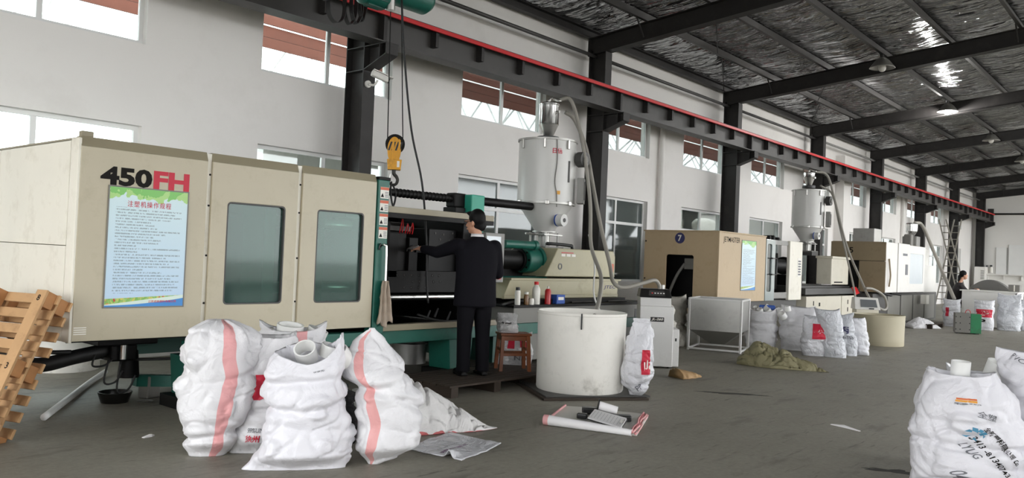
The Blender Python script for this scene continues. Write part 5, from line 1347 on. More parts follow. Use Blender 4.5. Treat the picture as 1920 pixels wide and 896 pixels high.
s.text('blue_mark', '米', .765, .54, .075, .075, 'ink_blue', t, bold=.10, rot=-.6)
s.text('number_print', '3413 -81340743', .80, .37, .26, .03, 'ink_black', t, bold=.015, rot=-1.0)
s.text('company_print', '全新塑料有限公司 Co.', .835, .46, .26, .036, 'ink_black', t, bold=.02, rot=-.95)
s.text('address_print', 'LYUG', .755, .40, .09, .035, 'ink_grey', t, rot=-1.0); s.text('box_print', '04', .735, .20, .05, .055, 'ink_grey', t, rot=-1.3)
t, s = sack('torn white sack at the lower right corner under the slumped one', 'sack', 6.12, .66, dict(W=.66, D=.5, H=.46, seed=204, top='flat', lumps=6, lump=.03, taper=.2, wr=1.8), 'sack_print', nu=80, nv=60, group=RG)
t, s = sack('big white sack slumped on top of the torn one, cut by the right edge', 'sack', 6.42, .80, dict(W=.62, D=.40, H=.50, seed=202, top='flat', lumps=6, lump=.03, wr=1.3, ears=.03, lean=(0, .02),
    edges=([(0, -.22), (.1, -.31), (.35, -.34), (.6, -.26), (.8, -.29), (1, -.29)], [(0, .3), (.5, .34), (1, .3)])), 'sack_print', nu=100, nv=80, group=RG, z=.41)
s.text('side_print', '新材料', .76, .60, .14, .05, 'ink_grey', t, rot=-1.0); s.text('small_print', 'PVC', .68, .92, .09, .03, 'ink_grey', t, rot=-.5)
t, s = sack('cloudy clear plastic sack of caps behind the printed sack', 'sack', 6.75, 1.26, dict(W=.44, D=.36, H=.72, seed=203, top='open', lumps=6, lump=.03, taper=.06, wr=1.3), 'sack_film_white', nu=64, nv=56, group=RG)
pipe_bit(.10, -.04, .68, .08, .12, t, (.3, -.2, 1)); pipe_bit(-.1, 0, .64, .06, .1, t, (-.3, -.1, 1))

# ------------------------------------------------------------------ wooden pallets
def pallet_parts(t, a_len, b_len, mats=('wood_pallet', 'wood_block'), nb=10, th=.13):
    """local x = board length, y = along runners, z = thickness. runners below, blocks, cross boards on top"""
    for x in (0, a_len/2-.05, a_len-.10): MB().box(x, x+.10, 0, b_len, 0, .02).build('runner', mats[0], t, local=True, bevel=.003)
    for x in (0, a_len/2-.05, a_len-.10):
        for y in (0, b_len/2-.06, b_len-.12): MB().box(x+.002, x+.098, y+.002, y+.118, .02, .095).build('block', mats[1], t, local=True, bevel=.003)
    for i in range(nb):
        y = i*(b_len-.07)/(nb-1)
        MB().box(-.02, a_len+.02, y, y+.07, .095, .115).build('board', mats[0], t, local=True, bevel=.003)
def leaning(label, base, up, out, along):
    """pallet set on edge: base corner, up direction (runners), along (boards), out = face normal"""
    t = T('wooden_pallet', label, 'pallet', base, group='pallets leaning on the cream machine')
    m = Matrix((along, up, out)).transposed().to_4x4(); m.translation = Vector(base)
    t.matrix_world = m; return t
al = Vector((-.32, .947, 0)).normalized(); n0 = Vector((al.y, -al.x, 0))      # boards run along the end panel
th = radians(25)
up_ = (n0*sin(th)+Vector((0, 0, 1))*cos(th)).normalized(); ou = al.cross(up_).normalized()
# runners face the viewer, boards behind
b0 = Vector((1.84, 6.06, .012))
t1 = leaning('light wooden pallet leaning on edge, the nearer of the two', b0, up_, ou, al); pallet_parts(t1, 1.1, 1.12)
for (x, y, ch) in ((.05, 1.06, '8'), (.05, .56, '3'), (.55, 1.06, '8'), (.55, .56, '3')):
    lettering('stamp', ch, .06, lambda a, b, x=x, y=y: (x-a, y+b, -.0015), 'ink_black', t1, bold=.02, local=True)
b1 = b0+ou*.135
t2 = leaning('light wooden pallet leaning on edge, behind the nearer one', b1+al*.03, up_, ou, al); pallet_parts(t2, 1.1, 1.12)
# working pallet under the operator and a second behind it
wp = T('wooden_pallet', 'dark dirty floor pallet under the man and the stool', 'pallet', (5.75, 5.55, 0))
for i in range(9):
    yy = 5.56+.093*i*1.05
    MB().box(5.70, 7.75, yy, yy+.085, .10, .12).build('board', 'wood_dark', wp, bevel=.003)
for x in (5.72, 6.35, 7.0, 7.62):
    MB().box(x, x+.10, 5.56, 6.38, .0, .10).build('runner', 'wood_dark', wp, bevel=.003)

# ------------------------------------------------------------------ stool, shop bags, bottles
st = T('wooden_stool', 'reddish brown wooden stool on the pallet beside the man', 'stool', (7.12, 5.98, .12), face_cam(7.1, 5.9)+.25)
MB().box(-.18, .18, -.14, .14, .395, .42).build('seat', 'stool_wood', st, bevel=.005, local=True)
for sx in (-1, 1):
    for sy in (-1, 1):
        MB().hexa([(sx*.165-.02, sy*.125-.02, 0), (sx*.165+.02, sy*.125-.02, 0), (sx*.165+.02, sy*.125+.02, 0), (sx*.165-.02, sy*.125+.02, 0)],
                  [(sx*.145-.02, sy*.105-.02, .395), (sx*.145+.02, sy*.105-.02, .395), (sx*.145+.02, sy*.105+.02, .395), (sx*.145-.02, sy*.105+.02, .395)]).build('leg', 'stool_wood', st, local=True, bevel=.003)
for sy in (-1, 1):
    MB().box(-.15, .15, sy*.11-.01, sy*.11+.01, .34, .39).build('apron', 'stool_wood', st, local=True); MB().box(-.15, .15, sy*.115-.01, sy*.115+.01, .17, .20).build('stretcher', 'stool_wood', st, local=True)
for sx in (-1, 1):
    MB().box(sx*.15-.01, sx*.15+.01, -.11, .11, .34, .39).build('apron', 'stool_wood', st, local=True); MB().box(sx*.155-.01, sx*.155+.01, -.11, .11, .22, .25).build('stretcher', 'stool_wood', st, local=True)
t, s = sack('white plastic shopping bag resting on the wooden stool', 'bag', 7.06, 6.02, dict(W=.25, D=.18, H=.22, seed=301, top='flat', lumps=4, lump=.02, taper=.1, wr=.8, foot=.95, ears=.0), 'bag_shop', nu=48, nv=36, name='shopping_bag', z=.54)
s.text('print', '今 mall', .73, .52, .08, .03, 'ink_black', t, bold=.03)
t, s = sack('white and red plastic bag on the pallet behind the stool legs', 'bag', 7.48, 6.26, dict(W=.44, D=.2, H=.36, seed=302, top='flat', lumps=4, lump=.02, taper=.06, wr=.9), 'bag_shop', nu=48, nv=36, name='shopping_bag', z=.12)
s.patch('red_print', .70, .75, .55, .98, 'ink_red', t); s.patch('red_print', .79, .86, .6, .8, 'ink_red', t); s.text('print', 'NEW', .82, .25, .14, .05, 'ink_grey', t)
def lathe_thing(name, label, cat, x, y, z, parts, group=None):
    t = T(name, label, cat, (x, y, z), group=group)
    for pn, prof, mat in parts: MB().lathe(prof, (0, 0, 0), 20).build(pn, mat, t, local=True, smooth='auto')
    return t
BG = 'bottles and cans on the machine base'
BX, BY, BZ = 7.85, 6.52, .80
lathe_thing('spray_can', 'white can with black cap, leftmost on the machine base', 'can', 7.86, 6.56, BZ, [('body', [(.035, 0), (.036, .16), (.03, .18), (.02, .185)], 'bottle_white'), ('cap', [(.028, .18), (.028, .215), (.02, .22)], 'black_plastic')], BG)
lathe_thing('brown_jar', 'small amber jar between the white can and white bottle', 'jar', 8.02, 6.55, BZ, [('body', [(.03, 0), (.032, .10), (.025, .13)], 'brown_glass'), ('lid', [(.028, .13), (.028, .16)], 'bottle_white')], BG)
lathe_thing('white_jar', 'low white jar in front of the white bottle', 'jar', 8.10, 6.53, BZ, [('body', [(.035, 0), (.036, .05), (.03, .065)], 'bottle_white'), ('lid', [(.03, .065), (.028, .08)], 'label_white')], BG)
lathe_thing('tall_bottle', 'tall white bottle with red cap on the machine base', 'bottle', 8.24, 6.57, BZ, [('body', [(.05, 0), (.052, .02), (.052, .19), (.04, .225), (.028, .235), (.028, .25)], 'bottle_white'), ('cap', [(.03, .25), (.03, .285), (.026, .29)], 'red_plastic')], BG)
lathe_thing('red_can', 'red spray can with white nozzle on the machine base', 'can', 8.46, 6.55, BZ, [('body', [(.04, 0), (.041, .17), (.03, .195), (.018, .2)], 'can_red'), ('nozzle', [(.014, .2), (.014, .23), (.008, .235)], 'bottle_white')], BG)
o = T('blue_box', 'small blue cardboard box on the machine base', 'box', (8.72, 6.58, BZ)); MB().box(-.09, .09, -.05, .05, 0, .12).build('carton', 'box_blue', o, bevel=.003, local=True); MB().box(-.06, .06, -.052, -.049, .05, .09).build('carton_label', 'label_white', o, local=True)
for i, (xx, yy, l, r_) in enumerate(((9.0, 6.56, .5, .2), (9.35, 6.62, .7, -.12), (9.9, 6.57, .5, .1))):
    o = MB().cyl((xx, yy, BZ+.015), (xx+l*cos(r_), yy+.06*sin(r_), BZ+.015), .012, n=8).build('steel_rod', 'mid_iron', smooth='auto'); tag(o, 'greasy steel rod on the machine base, %s from the blue box' % ORD[i], 'rod', 'steel rods on the machine base')
# cloth hanging from the handle
ct = T('rag', 'beige rag hanging over the door handle of the cream machine', 'rag', (5.50, F-.06, .66))
mb = MB(); n, m = 18, 26; vs = []
for side in (0, 1):
    for j in range(m+1):
        v = j/m
        for i in range(n+1):
            u = i/n; w = .05+.11*(1-v)**.7*(.6+.4*v) if v > .3 else .14*(.7+.3*v/.3)*(1 if v > .05 else .8)
            x = 5.50+(u-.5)*(.05+.13*(1-v)**.6); dz = .66+.44*v+.03*sin(u*9)*(1-v)
            y = F-.075-.018*sin(u*14+v*3)-.01*noise.noise(Vector((u*6, v*6, 2)))+(.02 if side else -.002)
            vs.append((x, y, dz))
k = (n+1)*(m+1); fs = []
for j in range(m):
    for i in range(n):
        a = j*(n+1)+i; fs += [(a, a+1, a+n+2, a+n+1), (k+a, k+a+n+1, k+a+n+2, k+a+1)]
for j in range(m):
    a = j*(n+1); fs += [(a, a+n+1, k+a+n+1, k+a), (a+n, k+a+n, k+a+2*n+1, a+2*n+1)]
for i in range(n): fs += [(i, k+i, k+i+1, i+1), (m*(n+1)+i, m*(n+1)+i+1, k+m*(n+1)+i+1, k+m*(n+1)+i)]
mb.add(vs, fs); mb.build('cloth', 'cloth_beige', ct, smooth=True)

# ------------------------------------------------------------------ rolled sheet and clipboard on the floor
A = Vector((5.49, 4.23, 0)); B = Vector((5.72, 3.47, 0)); Cc = Vector((6.48, 3.82, 0)); Dd = Vector((6.22, 4.58, 0))
rl = T('folded_sack_sheet', 'folded white sack sheet with pink edges and rolled front on the floor', 'sheet', (A.x, A.y, 0))
def LP(a, b, z): 
    p = A.lerp(B, a).lerp(Dd.lerp(Cc, a), b); return Vector((p.x, p.y, z))
mb = MB(); n, m = 36, 24; vs = []; fs = []; k = (n+1)*(m+1)
for s_ in (0, 1):
    for j in range(m+1):
        for i in range(n+1):
            a, b = i/n, j/m; p = LP(a, b, 0)
            vs.append((p.x, p.y, (.03+.012*noise.noise(p*5) if s_ == 0 else .004)))
for j in range(m):
    for i in range(n):
        q = j*(n+1)+i; fs += [(q, q+1, q+n+2, q+n+1), (k+q, k+q+n+1, k+q+n+2, k+q+1)]
for j in range(m):
    q = j*(n+1); fs += [(q, q+n+1, k+q+n+1, k+q), (q+n, k+q+n, k+q+2*n+1, q+2*n+1)]
for i in range(n): fs += [(i, k+i, k+i+1, i+1), (m*(n+1)+i, m*(n+1)+i+1, k+m*(n+1)+i+1, k+m*(n+1)+i)]
mb.add(vs, fs); sh = mb.build('sheet', 'sheet_fold', rl, smooth='auto')
MB().cyl(LP(.055, -.02, .045), LP(.95, -.02, .028), .042, .027, n=20).build('roll', 'paper_white', rl, smooth='auto')
MB().cyl(LP(.0, -.02, .045), LP(.055, -.02, .045), .043, .043, n=20).build('roll_edge', 'stripe_pink', rl, smooth='auto')
for i in range(5):
    jt = [random.Random(i*9+q).uniform(-.012, .012) for q in range(6)]
    MB().tube([LP(.945+.013*i+jt[q], -.03+1.03*q/5, .040-.004*i+jt[5-q]*.4) for q in range(6)], .009, 6, 3).build('edge_fold', 'stripe_red' if i % 2 else 'stripe_pink', rl, smooth=True)
MB().tube([LP(.02, .12, .035), LP(.03, .5, .04), LP(.03, .98, .035)], .011, 6).build('edge_fold', 'stripe_pink', rl, smooth=True)
CLIP = [(5.71, 3.95, .068), (5.66, 3.58, .050), (5.90, 3.67, .055), (5.97, 4.06, .092)]
cbp = T('clipboard', 'clipboard of white forms with steel clip lying on the folded sheet', 'clipboard', (5.92, 3.93, .06), atan2(3.66-4.03, 6.0-5.93)+0)
pc = [Vector(q) for q in CLIP]
cbp.location = pc[0]; ORG[cbp.name] = pc[0].copy(); cbp.rotation_euler = (0, 0, 0)
ex_ = (pc[1]-pc[0]); ey_ = (pc[3]-pc[0]); ez_ = ex_.cross(ey_).normalized(); ez_ = ez_ if ez_.z > 0 else -ez_
def cbx(a0, a1, b0, b1, h0, h1, name, mat, bev=0.):
    P = lambda a, b, h: pc[0]+ex_*a+ey_*b+ez_*h
    MB().hexa([P(a0, b0, h0), P(a1, b0, h0), P(a1, b1, h0), P(a0, b1, h0)], [P(a0, b0, h1), P(a1, b0, h1), P(a1, b1, h1), P(a0, b1, h1)]).build(name, mat, cbp, bevel=bev)
cbx(-.01, 1.01, -.02, 1.02, -.006, 0, 'board', 'black_plastic', .002)
for i in range(3): cbx(.0+.01*i, .985, .0, .98+.01*i, .001+.004*i, .004+.004*i, 'form_sheet', 'paper_white')
for i in range(9): cbx(.08+.095*i, .085+.095*i, .12, .85, .0122, .0126, 'form_line', 'ink_grey')
cbx(.90, .99, .25, .7, .012, .026, 'clip', 'chrome', .003)
def lump_black(label, x, y, z, sx, sy, sz, name, mat, rz):
    t = T(name, label, 'tool', (x, y, z), rz); MB().box(-sx/2, sx/2, -sy/2, sy/2, 0, sz).build('body', mat, t, bevel=.012, local=True, seg=3); return t
t = lump_black('black strapping tool case under the clipboard on the folded sheet', 6.05, 4.16, .035, .14, .10, .06, 'tool_case', 'black_plastic', -.9)
t = lump_black('black tape gun block at the right of the clipboard', 6.02, 3.80, .035, .15, .09, .05, 'tape_gun', 'black_plastic', -.9)
t = lump_black('small black handle poking out left of the clipboard', 5.82, 4.08, .035, .09, .06, .045, 'rubber_grip', 'black_plastic', -1.1)
tr = T('tape_roll', 'white tape roll with black rim standing behind the clipboard', 'tape', (6.06, 3.99, .10), -.95)
MB().cyl((-.07, 0, .03), (.09, 0, -.01), .038, n=24).build('roll', 'paper_white', tr, smooth='auto', local=True)
MB().cyl((-.08, 0, .032), (-.07, 0, .03), .056, n=24).build('rim', 'black_plastic', tr, smooth='auto', local=True)
MB().tube([(-.08, -.02, -.03), (-.03, -.03, -.035), (.08, -.03, -.045)], .014, 6).build('strap', 'black_plastic', tr, smooth=True, local=True)
# oil stains, dark patches with ragged outlines
for j, (x, y, a, b, rz, lab) in enumerate(((8.45, 3.98, .34, .05, -1.0, 'dark oil stain on the floor right of the slim printed sack'), (6.22, 1.66, .16, .05, -1.2, 'dark wet stain on the floor left of the printed sack at right'))):
    t = T('oil_stain', lab, 'stain', (x, y, 0), rz)
    n = 40; rg = [(1+.9*noise.noise(Vector((cos(2*pi*i/n)*2.6, sin(2*pi*i/n)*2.6, j*5.)))) for i in range(n)]
    vs = [(a*rg[i]*cos(2*pi*i/n), b*rg[i]*sin(2*pi*i/n), .0012) for i in range(n)]+[(a*rg[i]*cos(2*pi*i/n), b*rg[i]*sin(2*pi*i/n), .0002) for i in range(n)]
    MB().add(vs, [tuple(range(n)), tuple(range(n, 2*n))[::-1]]+[(i, n+i, n+(i+1) % n, (i+1) % n) for i in range(n)]).build('film', 'oil_stain', t, local=True)
# floor litter
for i, (x, y, rz, l, lab) in enumerate(((7.50, 2.30, 1.2, .30, 'strip of white plastic litter on the open floor at right'), (3.85, 6.3, .3, .12, 'small white paper scrap on the floor below the cream machine'), (2.8, 5.75, .2, .10, 'paper scrap on the floor left of the striped sack'))):
    t = T('litter_scrap', lab, 'litter', (x, y, 0), rz)
    MB().add([(0, -.012, .004), (l*.6, -.016, .02), (l, 0, .006), (l, .02, .004), (l*.6, .012, .016), (0, .012, .004), (0, -.012, .0), (l*.6, -.016, .0), (l, 0, .0), (l, .02, .0), (l*.6, .012, .0), (0, .012, .0)],
      [(0, 1, 4, 5), (1, 2, 3, 4), (6, 11, 10, 7), (7, 10, 9, 8), (0, 6, 7, 1), (1, 7, 8, 2), (2, 8, 9, 3), (3, 9, 10, 4), (4, 10, 11, 5), (5, 11, 6, 0)]).build('scrap', 'paper_white', t, local=True)
# below the cream machine: pipe, tray, tub behind
o = MB().tube([(2.50, 6.72, .03), (2.95, 7.4, .035), (3.4, 8.1, .03), (3.75, 8.58, .045)], .028, 10).build('plastic_pipe', 'pvc_white', smooth=True); tag(o, 'pale plastic pipe lying on the floor below the cream machine', 'pipe')
t = T('oil_tray', 'black oily plastic tub on the floor below the cream machine', 'tub', (3.23, 7.18, 0), .2)
MB().lathe([(.10, .01), (.13, .09), (.14, .09), (.11, .0)], (0, 0, 0), 20, closed=True).build('tub', 'oil_black', t, local=True, smooth='auto'); MB().cyl((0, 0, .012), (0, 0, .03), .10, n=20).build('oil', 'oil_black', t, local=True)
t = T('floor_puddle_dish', 'small white dish in dark oil beside the black tub', 'dish', (3.42, 7.02, 0)); MB().lathe([(.05, .003), (.07, .014), (.066, .014), (.048, .006)], (0, 0, 0), 18, closed=True).build('dish', 'grey_paint', t, local=True, smooth='auto')
t = T('plastic_drum', 'white round tub standing behind the cream machine by the wall', 'drum', (3.62, 9.32, 0), 0); drum_body(t, .36, .62, 'drum_white')
t = T('concrete_block', 'small pale block on the floor by the machine leg', 'block', (3.55, 7.22, 0), .3); MB().box(-.07, .07, -.06, .06, 0, .20).build('block', 'mid_grey', t, bevel=.01, local=True)
t = T('parts_tub', 'round galvanised tub under the bed of the cream machine', 'tub', (7.15, 7.72, 0))
MB().lathe([(.21, .0), (.215, .24), (.225, .24), (.225, .25), (.21, .25), (.20, .02)], (0, 0, 0), 36, closed=True).build('tub', 'galvanised', t, local=True, smooth='auto')
# ------------------------------------------------------------------ hoist, hook block, camera
hs = T('electric_hoist', 'teal electric hoist under the crane, partly above the view', 'hoist', (6.25, 7.2, 4.2))
MB().lathe([(.02, 5.78), (.13, 5.78), (.16, 5.82), (.165, 6.10), (.13, 6.12), (.13, 6.16)], (0, 7.3, 4.33), 28, 'x').build('motor', 'green', hs, smooth='auto')
for i in range(10):
    a = 2*pi*i/10; MB().box(5.86, 6.08, 7.3+.16*cos(a)-.006, 7.3+.16*cos(a)+.006, 4.33+.16*sin(a)-.012, 4.33+.16*sin(a)+.012).build('cooling_fin', 'green_dark', hs)
MB().cyl((6.14, 7.2, 4.16), (6.14, 7.2, 4.5), .05, n=16).build('limit_switch', 'steel_polished', hs, smooth='auto')
MB().lathe([(.17, 6.2), (.17, 6.75), (.12, 6.82), (.02, 6.82)], (0, 7.3, 4.45), 28, 'x').build('drum_housing', 'green', hs, smooth='auto')
MB().box(5.9, 6.8, 7.22, 7.38, 4.58, 4.78).build('trolley', 'dark_iron', hs)
cg = T('crane_girder', 'black crane girder above the hoist, spanning across the hall', 'beam', (6.3, 0, 4.78))
MB().box(6.2, 6.42, -8.8, 8.6, 4.78, 4.795).build('bottom_flange', 'steel_beam', cg); MB().box(6.2, 6.42, -8.8, 9.0, 5.15, 5.165).build('top_flange', 'steel_beam', cg); MB().box(6.305, 6.315, -8.8, 8.6, 4.795, 5.15).build('web', 'steel_beam', cg)
# flat festoon cable loops
fe = T('festoon_cable', 'black flat cable hanging in loops above the crane beam', 'cable', (6.0, 8.0, 4.7))
for i, (xa, xb, zb) in enumerate(((5.70, 5.95, 4.33), (5.86, 6.10, 4.10), (6.10, 6.27, 4.13), (6.20, 6.36, 4.16), (6.32, 6.42, 4.21))):
    pts = smooth_path([(xa, 8.0, 4.8), (xa, 8.0, zb+.2), (xa+.03, 8.0, zb+.06), ((xa+xb)/2, 8.0, zb), (xb-.03, 8.0, zb+.06), (xb, 8.0, zb+.2), (xb, 8.0, 4.8)], 6)
    mb = MB(); vs = []; w = .035; m = len(pts)
    for q, p in enumerate(pts):
        d = (pts[min(q+1, m-1)]-pts[max(q-1, 0)]).normalized(); nn = Vector((d.z, 0, -d.x))*.004
        vs += [(p.x+nn.x, p.y-w, p.z+nn.z), (p.x+nn.x, p.y+w, p.z+nn.z), (p.x-nn.x, p.y+w, p.z-nn.z), (p.x-nn.x, p.y-w, p.z-nn.z)]
    fs = [(q*4+r, q*4+(r+1) % 4, q*4+4+(r+1) % 4, q*4+4+r) for q in range(m-1) for r in range(4)]+[(0, 3, 2, 1), (m*4-4, m*4-3, m*4-2, m*4-1)]
    mb.add(vs, fs); mb.build('cable_loop', 'black_rubber', fe)
MB().box(5.68, 6.45, 7.95, 8.05, 4.72, 4.76).build('track', 'steel_beam', fe)
hk = T('hook_block', 'yellow crane hook block hanging on wire ropes over the machine', 'hook', (6.31, 7.2, 2.18))
cx, cy = 6.30, 7.2
va = face_cam(cx, cy)
def hl(x, y, z): return (cx+x*cos(va)-y*sin(va), cy+x*sin(va)+y*cos(va), z)
def hplate(y0, y1, pts, name, mat, bev=.006):
    mb = MB(); n = len(pts); vs = [hl(a, y0, b) for a, b in pts]+[hl(a, y1, b) for a, b in pts]
    mb.add(vs, [tuple(range(n))[::-1], tuple(range(n, 2*n))]+[(i, (i+1) % n, n+(i+1) % n, n+i) for i in range(n)])
    return mb.build(name, mat, hk, bevel=bev)
oval = [(.078*cos(a)-.008, 2.57+.15*sin(a)) for a in np.linspace(0, 2*pi, 28, endpoint=False)]
hplate(-.055, -.045, oval, 'side_plate', 'yellow_hook'); hplate(.045, .055, oval, 'side_plate', 'yellow_hook')
mb = MB(); vs = []; pr = [(.07, -.03), (.112, -.04), (.112, -.03), (.095, 0), (.112, .03), (.112, .04), (.07, .03)]
for r, y in pr:
    for i in range(28): vs.append(hl(r*cos(2*pi*i/28), y, 2.64+r*sin(2*pi*i/28)))
mb.add(vs, [(k*28+i, k*28+(i+1) % 28, ((k+1) % 7)*28+(i+1) % 28, ((k+1) % 7)*28+i) for k in range(7) for i in range(28)]); mb.build('sheave', 'dark_iron', hk, smooth='auto')
for xx in (-.028, .042): hplate(-.062, -.055, [(xx-.012, 2.42), (xx+.012, 2.42), (xx+.02, 2.68), (xx+.0, 2.70)], 'strap_bar', 'yellow_hook', .003)
for k in range(4): hplate(-.058, -.054, [(-.08+.04*k, 2.56), (-.06+.04*k, 2.56), (-.03+.04*k, 2.66), (-.05+.04*k, 2.66)], 'hazard_stripe', 'black_plastic', 0)
hplate(-.06, .06, [(-.075, 2.34), (.075, 2.34), (.085, 2.46), (-.085, 2.46)], 'hook_yoke', 'yellow_hook')
hplate(-.064, -.060, [(.03, 2.37), (.06, 2.37), (.06, 2.44), (.03, 2.44)], 'load_plate', 'label_white', 0)
pts = [hl(0, 0, 2.36), hl(0, 0, 2.30), hl(.03, 0, 2.265), hl(.045, 0, 2.225), hl(.03, 0, 2.18), hl(-.01, 0, 2.165), hl(-.045, 0, 2.185), hl(-.05, 0, 2.215)]
MB().tube(pts, lambda t: .024*(1-.5*t), 10).build('hook', 'mid_iron', hk, smooth=True)
MB().tube([hl(-.04, -.02, 2.30), hl(-.045, -.02, 2.24), hl(-.03, -.02, 2.21)], .006, 6).build('safety_latch', 'steel_polished', hk, smooth=True)
for j, (xa, xb) in enumerate(((-.088, 6.17), (.088, 6.33))):
    o = MB().cyl(hl(xa, 0, 2.66), (xb, 7.24, 4.36), .007, n=6).build('wire_rope', 'dark_iron'); tag(o, 'thin steel wire rope, %s of the pair holding the hook' % ('left' if j == 0 else 'right'), 'rope', 'wire ropes of the hook')
o = MB().tube([(6.26, 7.16, 4.34), (6.30, 7.1, 3.6), (6.36, 7.0, 2.8), (6.42, 6.85, 2.2), (6.38, 6.70, 1.6), (6.36, 6.64, 1.1), (6.36, 6.6, .84)], .012, 8).build('pendant_cable', 'black_rubber', smooth=True)
tag(o, 'black pendant cable dropping from the hoist into the mould opening', 'cable')
o = MB().tube([(6.27, 7.2, 2.20), (6.22, 7.15, 2.08), (6.24, 7.12, 1.92), (6.30, 7.15, 2.05), (6.29, 7.2, 2.18)], .012, 6).build('sling', 'black_rubber', smooth=True); tag(o, 'short black sling looped on the crane hook', 'sling')
cm = T('security_camera', 'white security camera fixed to the nearest steel column', 'camera', (7.45, 9.05, 3.75))
MB().cyl((7.42, 9.128, 3.75), (7.42, 9.10, 3.75), .05, n=18).build('mount', 'white_paint', cm, smooth='auto')
MB().tube([(7.42, 9.11, 3.75), (7.44, 9.0, 3.73), (7.47, 8.97, 3.80)], .018, 8).build('arm', 'white_paint', cm, smooth=True)
rot = Matrix.Rotation(radians(-25), 3, 'Z') @ Matrix.Rotation(radians(18), 3, 'Y')
MB().obox((7.48, 8.93, 3.85), (.26, .09, .085), rot).build('housing', 'white_paint', cm, bevel=.02, seg=3)
MB().obox(Vector((7.48, 8.93, 3.85))+rot @ Vector((.135, 0, -.005)), (.012, .07, .065), rot).build('lens_plate', 'black_plastic', cm, bevel=.006)
MB().obox(Vector((7.48, 8.93, 3.85))+rot @ Vector((.03, 0, .05)), (.30, .10, .01), rot).build('sun_shield', 'white_paint', cm)
o = MB().tube([(7.42, 9.11, 3.80), (7.36, 9.08, 3.9), (7.36, 9.10, 3.95)], .006, 6).build('camera_lead', 'black_rubber', cm, smooth=True) if False else None

# ------------------------------------------------------------------ people
def capsule(mb, p0, p1, r0, r1, n=14):
    p0, p1 = Vector(p0), Vector(p1)
    mb.ball(p0, r0, n, 8); mb.ball(p1, r1, n, 8)
    if (p1-p0).length > 1e-4: mb.cyl(p0, p1, r0, r1, n)
def loft(mb, rings, n=24):
    """closed loft through elliptical rings (centre, rx, ry, axis-aligned)"""
    vs = []; m = len(rings)
    for c, rx, ry in rings:
        for i in range(n):
            a = 2*pi*i/n; q, w = cos(a), sin(a)
            vs.append((c[0]+rx*math.copysign(abs(q)**.85, q), c[1]+ry*math.copysign(abs(w)**.85, w), c[2]))
    fs = [(k*n+i, k*n+(i+1) % n, (k+1)*n+(i+1) % n, (k+1)*n+i) for k in range(m-1) for i in range(n)]
    fs += [tuple(range(n))[::-1], tuple(range((m-1)*n, m*n))]; mb.add(vs, fs)
def fuse(mb, name, mat, parent, vox, smooth=4):
    o = mb.build(name, mat, parent, smooth=True, local=True)
    r = o.modifiers.new('fuse', 'REMESH'); r.mode = 'VOXEL'; r.voxel_size = vox; r.use_smooth_shade = True
    s_ = o.modifiers.new('soften', 'SMOOTH'); s_.iterations = smooth; s_.factor = .5
    return o
def hand(mb, wrist, direction, palm_n, size=1., curl=.5, side=1):
    """palm, four unequal bent fingers and a thumb leaving the side of the palm"""
    d = Vector(direction).normalized(); nrm = Vector(palm_n); nrm = (nrm-d*nrm.dot(d)).normalized(); s_ = d.cross(nrm)*side
    w = Vector(wrist)
    for k in (-1, -.33, .33, 1): capsule(mb, w+s_*.018*k*size+d*.01*size, w+d*.085*size+s_*.027*k*size, .017*size, .013*size, 10)
    for i, (k, l) in enumerate(((-1, .075), (-.33, .085), (.33, .08), (1, .062))):
        p = w+d*.088*size+s_*.028*k*size
        for j in range(3):
            a = curl*(j+.6)*.75; dd = (d*cos(a)+nrm*sin(a)); q = p+dd*l*size*(.45, .32, .23)[j]
            capsule(mb, p, q, (.0095-.0008*j)*size, (.0088-.0008*j)*size, 8); p = q
    p = w+d*.03*size-s_*.030*size
    for j, l in enumerate((.04, .032, .026)):
        dd = (d*(.55+.2*j)-s_*(.75-.35*j)+nrm*.35*curl).normalized(); q = p+dd*l*size; capsule(mb, p, q, (.0125-.0015*j)*size, (.0115-.0015*j)*size, 8); p = q

# the man at the machine. local +y is the way his chest faces, +x his right
man = T('person', 'man in dark suit standing on the pallet, reaching into the cream machine', 'person', (6.43, 5.96, .12), radians(66)-pi/2)
mb = MB()
head = Vector((-.01, .05, 1.62)); hr = radians(38)                      # head turned left
def hd_(x, y, z): return (head.x+x*cos(hr)-y*sin(hr), head.y+x*sin(hr)+y*cos(hr), head.z+z)
mb.ball(hd_(0, -.01, .04), .1, 20, 14, (.80, .98, 1.0)); mb.ball(hd_(0, .02, -.03), .075, 18, 12, (.86, 1.0, 1.15))
mb.ball(hd_(0, .035, -.085), .045, 14, 10, (.95, .9, .7))
capsule(mb, hd_(0, .092, .0), hd_(0, .104, -.03), .010, .014, 10); mb.ball(hd_(0, .088, -.065), .02, 12, 8, (1.2, .6, .5)); mb.ball(hd_(0, .086, .02), .03, 12, 8, (1.9, .5, .35))
for sx in (-1, 1): mb.ball(hd_(sx*.083, -.01, -.01), .028, 12, 8, (.35, .7, 1.15))
capsule(mb, (0, .0, 1.40), (0, .03, 1.56), .058, .054)
loft(mb, [((0, 0, .86), .14, .10), ((0, .0, 1.0), .15, .105), ((0, .0, 1.2), .165, .11), ((0, .0, 1.36), .19, .10), ((0, 0, 1.44), .10, .07)])
LS, LE, LW = Vector((-.215, .03, 1.37)), Vector((-.36, .24, 1.29)), Vector((-.47, .46, 1.325))
RS, RE, RW = Vector((.205, .0, 1.37)), Vector((.27, .02, 1.09)), Vector((.17, .25, 1.08))
for a, b, c in ((LS, LE, LW), (RS, RE, RW)): capsule(mb, a, b, .05, .042); capsule(mb, b, c, .042, .029)
